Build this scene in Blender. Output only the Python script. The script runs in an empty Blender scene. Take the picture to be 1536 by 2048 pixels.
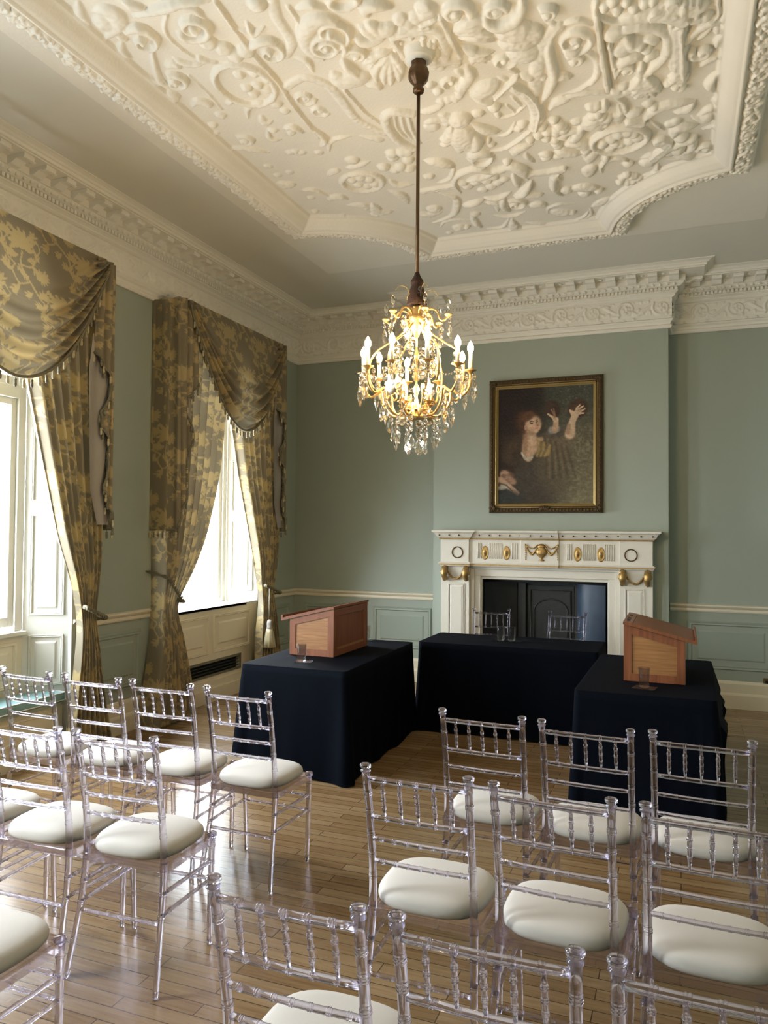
import bpy, math, random
import numpy as np
from mathutils import Vector, Matrix
random.seed(7); PI=math.pi
SC=bpy.context.scene; COL=SC.collection
XL=-4.28; YB=8.09; YR=7.815; XR=1.70; YS=-0.62
ZC=4.18                      # flat outer ceiling
BX0,BX1=-2.47,-.106          # chimney breast
# ------------------------------------------------------------------ helpers
def lerp(a,b,t): return a+(b-a)*t
def interp(x,xs,ys): return float(np.interp(x,xs,ys))
class MB:
    def __init__(s): s.v=[]; s.f=[]; s.sm=[]; s.uv=None; s.att=None
    def add(s,vs,fs,smooth=False):
        o=len(s.v); s.v.extend([tuple(p) for p in vs]); s.f.extend([tuple(o+i for i in f) for f in fs]); s.sm.extend([smooth]*len(fs)); return s
    def box(s,x0,x1,y0,y1,z0,z1):
        x0,x1=sorted((x0,x1)); y0,y1=sorted((y0,y1)); z0,z1=sorted((z0,z1))
        v=[(x0,y0,z0),(x1,y0,z0),(x1,y1,z0),(x0,y1,z0),(x0,y0,z1),(x1,y0,z1),(x1,y1,z1),(x0,y1,z1)]
        return s.add(v,[(3,2,1,0),(4,5,6,7),(0,1,5,4),(1,2,6,5),(2,3,7,6),(3,0,4,7)])
    def prism(s,poly,fn,d0,d1,smooth=False):
        "poly: list of 2D points, fn(a,b,d)->3D, extruded from d0 to d1"
        n=len(poly); v=[fn(a,b,d0) for a,b in poly]+[fn(a,b,d1) for a,b in poly]
        f=[tuple(range(n-1,-1,-1)),tuple(range(n,2*n))]; s.add(v,f)
        return s.add(v,[(i,(i+1)%n,n+(i+1)%n,n+i) for i in range(n)],smooth)
    def tube(s,path,r,n=8,cap=True,smooth=True,flat=1.0):
        P=[Vector(p) for p in path]; m=len(P)
        R=r if hasattr(r,'__len__') else [r]*m
        T=[]
        for i in range(m):
            t=P[min(i+1,m-1)]-P[max(i-1,0)]
            if t.length<1e-9: t=Vector((0,0,1))
            T.append(t.normalized())
        up=Vector((0,0,1)) if abs(T[0].z)<.9 else Vector((0,1,0))
        a=T[0].cross(up).normalized(); vs=[]
        for i in range(m):
            a=(a-T[i]*a.dot(T[i])); a.normalize(); b=T[i].cross(a)
            for k in range(n):
                w=2*PI*k/n; vs.append(P[i]+a*(math.cos(w)*R[i])+b*(math.sin(w)*R[i]*flat))
        fs=[(i*n+k,i*n+(k+1)%n,(i+1)*n+(k+1)%n,(i+1)*n+k) for i in range(m-1) for k in range(n)]
        s.add(vs,fs,smooth)
        if cap:
            o=len(s.v)-len(vs)
            s.f.append(tuple(o+k for k in range(n-1,-1,-1))); s.f.append(tuple(o+(m-1)*n+k for k in range(n))); s.sm+= [False,False]
        return s
    def lathe(s,prof,c=(0,0,0),n=16,smooth=True,sx=1,sy=1,rib=0,nr=8):
        vs=[]; m=len(prof)
        for r,z in prof:
            for k in range(n):
                w=2*PI*k/n; q=r*(1+rib*math.cos(nr*w)); vs.append((c[0]+q*math.cos(w)*sx,c[1]+q*math.sin(w)*sy,c[2]+z))
        fs=[(i*n+k,i*n+(k+1)%n,(i+1)*n+(k+1)%n,(i+1)*n+k) for i in range(m-1) for k in range(n)]
        s.add(vs,fs,smooth); o=len(s.v)-len(vs)
        if prof[0][0]>1e-6: s.f.append(tuple(o+k for k in range(n-1,-1,-1))); s.sm.append(False)
        if prof[-1][0]>1e-6: s.f.append(tuple(o+(m-1)*n+k for k in range(n))); s.sm.append(False)
        return s
    def grid(s,P,smooth=True,closed=False):
        "P: array (H,W,3)"
        H,W=P.shape[:2]; o=len(s.v); s.v.extend(map(tuple,P.reshape(-1,3).tolist()))
        w2=W if closed else W-1
        for i in range(H-1):
            for j in range(w2):
                j2=(j+1)%W; s.f.append((o+i*W+j,o+i*W+j2,o+(i+1)*W+j2,o+(i+1)*W+j))
        s.sm.extend([smooth]*((H-1)*w2)); return s
    def xf(s,M,start=0):
        for i in range(start,len(s.v)): s.v[i]=tuple(M@Vector(s.v[i]))
        return s
    def build(s,name,mat,parent=None,bevel=0):
        me=bpy.data.meshes.new(name); me.from_pydata(s.v,[],s.f); me.polygons.foreach_set('use_smooth',s.sm)
        me.materials.append(mat); me.update()
        if len(s.f)<80000:
            import bmesh
            bm=bmesh.new(); bm.from_mesh(me); bmesh.ops.recalc_face_normals(bm,faces=bm.faces[:]); bm.to_mesh(me); bm.free()
        o=bpy.data.objects.new(name,me); COL.objects.link(o)
        if parent is not None: o.parent=parent
        if bevel:
            b=o.modifiers.new('bevel','BEVEL'); b.width=bevel; b.segments=2; b.limit_method='ANGLE'; b.angle_limit=.6; b.harden_normals=False
        return o
def fastgrid(name,P,mat,parent=None,attr=None,smooth=True,flip=False):
    "big grid mesh from (H,W,3) numpy array; attr: dict name->(H,W) or (H,W,3)"
    H,W=P.shape[:2]; me=bpy.data.meshes.new(name)
    me.vertices.add(H*W); me.vertices.foreach_set('co',np.ascontiguousarray(P,dtype=np.float32).ravel())
    i=np.arange(H-1)[:,None]*W+np.arange(W-1)[None,:]
    q=np.stack([i,i+1,i+W+1,i+W],-1).reshape(-1,4)
    if flip: q=q[:,::-1]
    nf=len(q); me.loops.add(nf*4); me.loops.foreach_set('vertex_index',q.ravel().astype(np.int32))
    me.polygons.add(nf); me.polygons.foreach_set('loop_start',np.arange(nf,dtype=np.int32)*4)
    me.polygons.foreach_set('use_smooth',[smooth]*nf); me.update(calc_edges=True); me.validate()
    if attr:
        for k,a in attr.items():
            if a.ndim==2:
                t=me.attributes.new(k,'FLOAT','POINT'); t.data.foreach_set('value',a.astype(np.float32).ravel())
            else:
                t=me.color_attributes.new(k,'FLOAT_COLOR','POINT'); c=np.ones((H*W,4),np.float32); c[:,:3]=a.reshape(-1,3); t.data.foreach_set('color',c.ravel())
    me.materials.append(mat); o=bpy.data.objects.new(name,me); COL.objects.link(o)
    if parent is not None: o.parent=parent
    return o
def tag(o,label,cat,group=None,kind=None):
    o['label']=label; o['category']=cat
    if group: o['group']=group
    if kind: o['kind']=kind
    return o
def thing(name,label,cat,loc=(0,0,0),rotz=0,group=None):
    o=bpy.data.objects.new(name,None); COL.objects.link(o); o.empty_display_size=.05
    o.location=loc; o.rotation_euler=(0,0,rotz); return tag(o,label,cat,group)
def struct(name,mb,mat,label=None,parent=None,bevel=0):
    o=mb.build(name,mat,parent,bevel) if isinstance(mb,MB) else mb
    if parent is None:
        o['kind']='structure'
        if label: o['label']=label
    return o
def kids(o): return [c for c in COL.objects if c.parent==o]
KID={}
def dup(root,loc,rotz=0,label=None,group=None):
    if root.name not in KID: KID[root.name]=[(c,kids(c)) for c in kids(root)]
    r=root.copy(); COL.objects.link(r); r.location=loc; r.rotation_euler=(0,0,rotz)
    if label: r['label']=label
    if group: r['group']=group
    for ch,gs in KID[root.name]:
        c=ch.copy(); COL.objects.link(c); c.parent=r
        for g in gs:
            d=g.copy(); COL.objects.link(d); d.parent=c
    return r
def catmull(P,n):
    P=[np.array(p,float) for p in P]
    if len(P)==2: return [P[0]+(P[1]-P[0])*k/n for k in range(n+1)]
    Q=[2*P[0]-P[1]]+P+[2*P[-1]-P[-2]]; out=[]; seg=len(P)-1
    for k in range(n+1):
        t=k/n*seg; i=min(int(t),seg-1); t-=i; a,b,c,d=Q[i:i+4]
        out.append(.5*(2*b+(c-a)*t+(2*a-5*b+4*c-d)*t*t+(3*b-a-3*c+d)*t**3))
    return out
# ------------------------------------------------------------------ relief engine (sculpted plaster as real height)
class Relief:
    def __init__(s,x0,x1,y0,y1,res,wrap=False):
        s.x0,s.y0,s.res,s.wrap=x0,y0,res,wrap
        s.nx=int(round((x1-x0)/res))+(0 if wrap else 1); s.ny=int(round((y1-y0)/res))+(0 if wrap else 1)
        s.H=np.zeros((s.ny,s.nx)); s.mode='dome'
    def stamp(s,x,y,r,h,flat=False):
        R=r/s.res; cx=(x-s.x0)/s.res; cy=(y-s.y0)/s.res
        i0,i1=int(math.floor(cx-R)),int(math.ceil(cx+R)); j0,j1=int(math.floor(cy-R)),int(math.ceil(cy+R))
        if not s.wrap:
            if i1<0 or j1<0 or i0>=s.nx or j0>=s.ny: return
            i0,j0=max(i0,0),max(j0,0); i1,j1=min(i1,s.nx-1),min(j1,s.ny-1)
        I=np.arange(i0,i1+1); J=np.arange(j0,j1+1)
        d2=((I[None,:]-cx)**2+(J[:,None]-cy)**2)/(R*R)
        z=np.clip((1-np.sqrt(d2))*4,0,1)*h if flat else np.sqrt(np.clip(1-d2,0,1))*h
        if s.wrap: ix=np.ix_(J%s.ny,I%s.nx); s.H[ix]=np.maximum(s.H[ix],z)
        else: w=s.H[j0:j1+1,i0:i1+1]; np.maximum(w,z,out=w)
    def stroke(s,kind,r,h,pts):
        if kind=='b': 
            s.stamp(pts[0][0],pts[0][1],r,h); return
        L=sum(math.dist(pts[i],pts[i+1]) for i in range(len(pts)-1)); n=max(6,int(L/max(r*.22,s.res*.8)))
        if kind=='r': Q=[]; [Q.extend([np.array(pts[i])+(np.array(pts[i+1])-np.array(pts[i]))*k/n for k in range(n)]) for i in range(len(pts)-1)]
        else: Q=catmull(pts,n)
        m=len(Q)
        for i,p in enumerate(Q):
            t=i/max(1,m-1)
            q={'t':1,'r':1,'x':math.sin(PI*min(.97,max(.03,t)))**.6,'e':1-.75*t}[kind]
            s.stamp(p[0],p[1],max(r*q,s.res),h*(q**.7),kind=='r')
    def spiral(s,r,h,c,o,turns):
        dx,dy=o[0]-c[0],o[1]-c[1]; R=math.hypot(dx,dy); a0=math.atan2(dy,dx); n=int(40*abs(turns))
        for k in range(n+1):
            t=k/n; q=R*(1-t)**.9; a=a0+turns*2*PI*t; s.stamp(c[0]+q*math.cos(a),c[1]+q*math.sin(a),max(r*(1-.45*t),s.res),h)
        s.stamp(c[0],c[1],r*1.1,h*1.15)
    def ring(s,r,h,c,R):
        n=int(2*PI*max(R)/(r*.3))
        for k in range(n): s.stamp(c[0]+R[0]*math.cos(2*PI*k/n),c[1]+R[1]*math.sin(2*PI*k/n),r,h)
    def run(s,items):
        for it in items:
            k,r,h=it[0],it[1]/1000,it[2]/1000; v=[a/100 for a in it[3:]]; P=list(zip(v[::2],v[1::2]))
            if k=='s': s.spiral(r,h,P[0],P[1],it[7])
            elif k=='o': s.ring(r,h,P[0],P[1])
            else: s.stroke(k,r,h,P)
# ------------------------------------------------------------------ materials
def newmat(name):
    m=bpy.data.materials.new(name); m.use_nodes=True; nt=m.node_tree; nt.nodes.clear()
    out=nt.nodes.new('ShaderNodeOutputMaterial'); return m,nt,out
def N(nt,t,**kw):
    n=nt.nodes.new('ShaderNode'+t)
    for k,v in kw.items():
        if k in n.inputs: n.inputs[k].default_value=v
        else: setattr(n,k,v)
    return n
def pbsdf(name,col,rough=.5,metal=0,var=.06,scale=30,bump=.0,bscale=60,coat=0,spec=.5,sheen=0,trans=0):
    m,nt,out=newmat(name); L=nt.links
    b=N(nt,'BsdfPrincipled'); b.inputs['Roughness'].default_value=rough; b.inputs['Metallic'].default_value=metal
    b.inputs['Coat Weight'].default_value=coat; b.inputs['Coat Roughness'].default_value=.12; b.inputs['Specular IOR Level'].default_value=spec; b.inputs['Sheen Weight'].default_value=sheen
    tc=N(nt,'TexCoord'); no=N(nt,'TexNoise'); no.inputs['Scale'].default_value=scale; no.inputs['Detail'].default_value=4; L.new(tc.outputs['Object'],no.inputs['Vector'])
    mr=N(nt,'MapRange'); mr.inputs['To Min'].default_value=1-var; mr.inputs['To Max'].default_value=1+var; L.new(no.outputs['Fac'],mr.inputs['Value'])
    mu=N(nt,'VectorMath',operation='SCALE'); mu.inputs[0].default_value=col; L.new(mr.outputs['Result'],mu.inputs['Scale']); L.new(mu.outputs['Vector'],b.inputs['Base Color'])
    if bump:
        n2=N(nt,'TexNoise'); n2.inputs['Scale'].default_value=bscale; n2.inputs['Detail'].default_value=5; L.new(tc.outputs['Object'],n2.inputs['Vector'])
        bp=N(nt,'Bump'); bp.inputs['Strength'].default_value=bump; bp.inputs['Distance'].default_value=.01; L.new(n2.outputs['Fac'],bp.inputs['Height']); L.new(bp.outputs['Normal'],b.inputs['Normal'])
    L.new(b.outputs['BSDF'],out.inputs['Surface']); return m
def glassy(name,col,clear=.4,ior=1.48,rough=.0):
    m,nt,out=newmat(name); g=N(nt,'BsdfGlass'); g.inputs['Color'].default_value=(*col,1); g.inputs['IOR'].default_value=ior; g.inputs['Roughness'].default_value=rough
    t=N(nt,'BsdfTransparent'); t.inputs['Color'].default_value=(*[min(1,c*1.0) for c in col],1)
    mx=N(nt,'MixShader'); mx.inputs['Fac'].default_value=clear; nt.links.new(g.outputs[0],mx.inputs[1]); nt.links.new(t.outputs[0],mx.inputs[2]); nt.links.new(mx.outputs[0],out.inputs['Surface']); return m
def wood(name,c1,c2,axis='Z',rough=.45,coat=.1,scale=6):
    m,nt,out=newmat(name); L=nt.links; b=N(nt,'BsdfPrincipled'); b.inputs['Roughness'].default_value=rough; b.inputs['Coat Weight'].default_value=coat; b.inputs['Coat Roughness'].default_value=.15
    tc=N(nt,'TexCoord'); mp=N(nt,'Mapping'); sc={'X':(.6,9,9),'Y':(9,.6,9),'Z':(9,9,.6)}[axis]; mp.inputs['Scale'].default_value=sc; L.new(tc.outputs['Object'],mp.inputs['Vector'])
    no=N(nt,'TexNoise'); no.inputs['Scale'].default_value=scale; no.inputs['Detail'].default_value=8; no.inputs['Distortion'].default_value=.6; L.new(mp.outputs['Vector'],no.inputs['Vector'])
    cr=N(nt,'ValToRGB'); cr.color_ramp.elements[0].position=.3; cr.color_ramp.elements[1].position=.7; cr.color_ramp.elements[0].color=(*c1,1); cr.color_ramp.elements[1].color=(*c2,1)
    L.new(no.outputs['Fac'],cr.inputs['Fac']); L.new(cr.outputs['Color'],b.inputs['Base Color'])
    bp=N(nt,'Bump'); bp.inputs['Strength'].default_value=.08; bp.inputs['Distance'].default_value=.004; L.new(no.outputs['Fac'],bp.inputs['Height']); L.new(bp.outputs['Normal'],b.inputs['Normal'])
    L.new(b.outputs['BSDF'],out.inputs['Surface']); return m
def emis(name,col,st):
    m,nt,out=newmat(name); e=N(nt,'Emission'); e.inputs['Color'].default_value=(*col,1); e.inputs['Strength'].default_value=st; nt.links.new(e.outputs[0],out.inputs['Surface']); return m
def damask(name,dark,light,rough=.5):
    m,nt,out=newmat(name); L=nt.links; b=N(nt,'BsdfPrincipled'); b.inputs['Sheen Weight'].default_value=.15; b.inputs['Specular IOR Level'].default_value=.4
    a=N(nt,'Attribute'); a.attribute_name='pat'; mx=N(nt,'Mix',data_type='RGBA'); mx.inputs['A'].default_value=(*dark,1); mx.inputs['B'].default_value=(*light,1)
    L.new(a.outputs['Fac'],mx.inputs['Factor'])
    tc=N(nt,'TexCoord'); no=N(nt,'TexNoise'); no.inputs['Scale'].default_value=180; no.inputs['Detail'].default_value=2; L.new(tc.outputs['Object'],no.inputs['Vector'])
    mr=N(nt,'MapRange'); mr.inputs['To Min'].default_value=.86; mr.inputs['To Max'].default_value=1.12; L.new(no.outputs['Fac'],mr.inputs['Value'])
    mu=N(nt,'VectorMath',operation='SCALE'); L.new(mx.outputs['Result'],mu.inputs[0]); L.new(mr.outputs['Result'],mu.inputs['Scale']); L.new(mu.outputs['Vector'],b.inputs['Base Color'])
    rr=N(nt,'MapRange'); rr.inputs['To Min'].default_value=.62; rr.inputs['To Max'].default_value=.38; L.new(a.outputs['Fac'],rr.inputs['Value']); L.new(rr.outputs['Result'],b.inputs['Roughness'])
    tl=N(nt,'BsdfTranslucent'); L.new(mu.outputs['Vector'],tl.inputs['Color']); ms=N(nt,'MixShader'); ms.inputs['Fac'].default_value=.12
    L.new(b.outputs['BSDF'],ms.inputs[1]); L.new(tl.outputs[0],ms.inputs[2]); L.new(ms.outputs[0],out.inputs['Surface']); return m
def floor_mat():
    m,nt,out=newmat('oak_strip_floor'); L=nt.links; b=N(nt,'BsdfPrincipled')
    tc=N(nt,'TexCoord'); br=N(nt,'TexBrick'); br.offset=.37; br.offset_frequency=2
    for k,v in dict(Scale=1.0,**{'Mortar Size':.0022,'Mortar Smooth':.2,'Bias':0,'Brick Width':.78,'Row Height':.068}).items(): br.inputs[k].default_value=v
    br.inputs['Color1'].default_value=(0,0,0,1); br.inputs['Color2'].default_value=(1,1,1,1); br.inputs['Mortar'].default_value=(.5,.5,.5,1)
    L.new(tc.outputs['Object'],br.inputs['Vector'])
    mp=N(nt,'Mapping'); mp.inputs['Scale'].default_value=(1.2,16,1); L.new(tc.outputs['Object'],mp.inputs['Vector'])
    no=N(nt,'TexNoise'); no.inputs['Scale'].default_value=3.5; no.inputs['Detail'].default_value=8; no.inputs['Distortion'].default_value=.8; L.new(mp.outputs['Vector'],no.inputs['Vector'])
    n2=N(nt,'TexNoise'); n2.inputs['Scale'].default_value=1.3; n2.inputs['Detail'].default_value=3; L.new(tc.outputs['Object'],n2.inputs['Vector'])
    ad=N(nt,'Math',operation='MULTIPLY_ADD'); L.new(br.outputs['Color'],ad.inputs[0]); ad.inputs[1].default_value=.45; L.new(no.outputs['Fac'],ad.inputs[2])
    cr=N(nt,'ValToRGB'); e=cr.color_ramp.elements; e[0].position=.3; e[0].color=FLOOR[0]; e[1].position=1.0; e[1].color=FLOOR[2]; x=e.new(.62); x.color=FLOOR[1]
    L.new(ad.outputs[0],cr.inputs['Fac'])
    mo=N(nt,'Mix',data_type='RGBA'); L.new(br.outputs['Fac'],mo.inputs['Factor']); L.new(cr.outputs['Color'],mo.inputs['A']); mo.inputs['B'].default_value=(.06,.036,.018,1)
    L.new(mo.outputs['Result'],b.inputs['Base Color'])
    rr=N(nt,'MapRange'); rr.inputs['To Min'].default_value=.16; rr.inputs['To Max'].default_value=.34; L.new(n2.outputs['Fac'],rr.inputs['Value']); L.new(rr.outputs['Result'],b.inputs['Roughness'])
    bp=N(nt,'Bump'); bp.inputs['Strength'].default_value=.12; bp.inputs['Distance'].default_value=.003; L.new(no.outputs['Fac'],bp.inputs['Height']); L.new(bp.outputs['Normal'],b.inputs['Normal'])
    b.inputs['Specular IOR Level'].default_value=.55
    L.new(b.outputs['BSDF'],out.inputs['Surface']); return m
FLOOR=[(.155,.085,.034,1),(.225,.138,.064,1),(.30,.20,.108,1)]
M={}
M['green']=pbsdf('sage_wall_paint',(.335,.375,.315),.55,var=.03,scale=4,bump=.03,bscale=90)
M['dado']=pbsdf('sage_panel_paint',(.31,.36,.305),.4,var=.03,scale=5)
M['cream']=pbsdf('cream_woodwork_paint',(.74,.67,.52),.4,var=.03,scale=8)
M['ivory']=pbsdf('ivory_fireplace_paint',(.70,.655,.565),.38,var=.04,scale=14,bump=.05,bscale=40)
M['plaster']=pbsdf('white_plaster',(.80,.77,.70),.6,var=.025,scale=9,bump=.12,bscale=70)
M['ceil']=pbsdf('matt_ceiling_paint',(.70,.68,.62),.75,var=.02,scale=3)
M['white']=pbsdf('white_window_paint',(.66,.65,.59),.4,var=.02,scale=9)
M['black']=pbsdf('black_slate',(.006,.0065,.007),.45,var=.3,scale=12,bump=.2,bscale=20)
M['iron']=pbsdf('cast_iron',(.014,.015,.013),.5,var=.3,scale=9,bump=.3,bscale=25)
M['navy']=pbsdf('black_cheek_painted_light',(.018,.036,.065),.45,var=.3,scale=8)  # blue is window light on the black cheek, put into the colour
M['gilt']=pbsdf('aged_gilding',(.42,.27,.10),.38,metal=.75,var=.35,scale=40,bump=.35,bscale=90)
M['gold']=pbsdf('chandelier_gilt_brass',(.56,.38,.16),.36,metal=.85,var=.15,scale=30)
M['bronze']=pbsdf('dark_bronze',(.10,.055,.025),.35,metal=.6,var=.2,scale=30)
M['brownsilk']=pbsdf('brown_silk_cord',(.035,.014,.007),.75,var=.25,scale=60,bump=.4,bscale=120)
M['framegold']=pbsdf('carved_frame_gilding',(.085,.050,.018),.5,metal=.35,var=.5,scale=50,bump=.6,bscale=110)
M['frameedge']=pbsdf('bright_gilt_slip',(.38,.27,.10),.45,metal=.5,var=.2,scale=60)
M['cloth']=pbsdf('navy_tablecloth',(.0010,.0021,.0052),.8,var=.15,scale=20,bump=.1,bscale=300,spec=.06)
M['cushion']=pbsdf('ivory_seat_fabric',(.53,.485,.44),.75,var=.03,scale=12,bump=.05,bscale=200,sheen=.15)
M['bluecushion']=pbsdf('pale_blue_seat_pad',(.22,.38,.40),.7,var=.05,scale=12,sheen=.2)
M['piping']=pbsdf('white_piping',(.75,.76,.72),.6)
M['lining']=pbsdf('taupe_lining',(.30,.27,.24),.6,var=.04,scale=10,sheen=.1)
M['cord']=pbsdf('twisted_trim_cord',(.17,.15,.095),.6,var=.5,scale=90,bump=.4,bscale=200)
M['beadlight']=pbsdf('tassel_gold_thread',(.42,.36,.22),.5,var=.3,scale=90)
M['wood']=wood('mahogany_frame_wood',(.15,.045,.016),(.24,.080,.028),'Z')
M['woodpanel']=wood('figured_oak_veneer',(.22,.095,.030),(.36,.17,.058),'X',scale=9)
M['wooddark']=wood('dark_lid_edge',(.09,.03,.012),(.14,.05,.02),'X')
M['acrylic']=glassy('clear_acrylic',(.905,.89,.945),.28,1.47)
M['crystal']=glassy('cut_crystal',(1,.985,.95),.12,1.6)
M['tumbler']=glassy('tumbler_glass',(.98,.99,.99),.72,1.45)
M['pane']=glassy('window_glass',(.97,.99,1),.93,1.45)
M['water']=glassy('coaster_acrylic',(.75,.8,.85),.4,1.4)
M['bulb']=emis('lit_candle_bulb',(1,.68,.33),105)
M['sleeve']=pbsdf('candle_sleeve',(.80,.72,.55),.4)
M['damask']=damask('gold_damask',(.205,.168,.105),(.40,.305,.145))
M['floor']=floor_mat()
M['brassplate']=pbsdf('antique_brass_plate',(.20,.14,.06),.4,metal=.7)
M['grille']=pbsdf('dark_grille',(.04,.045,.035),.5)
M['grilleframe']=pbsdf('olive_grille_frame',(.16,.15,.10),.5)
M['paper']=pbsdf('dark_marks',(.02,.02,.02),.6)
import json
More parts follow.
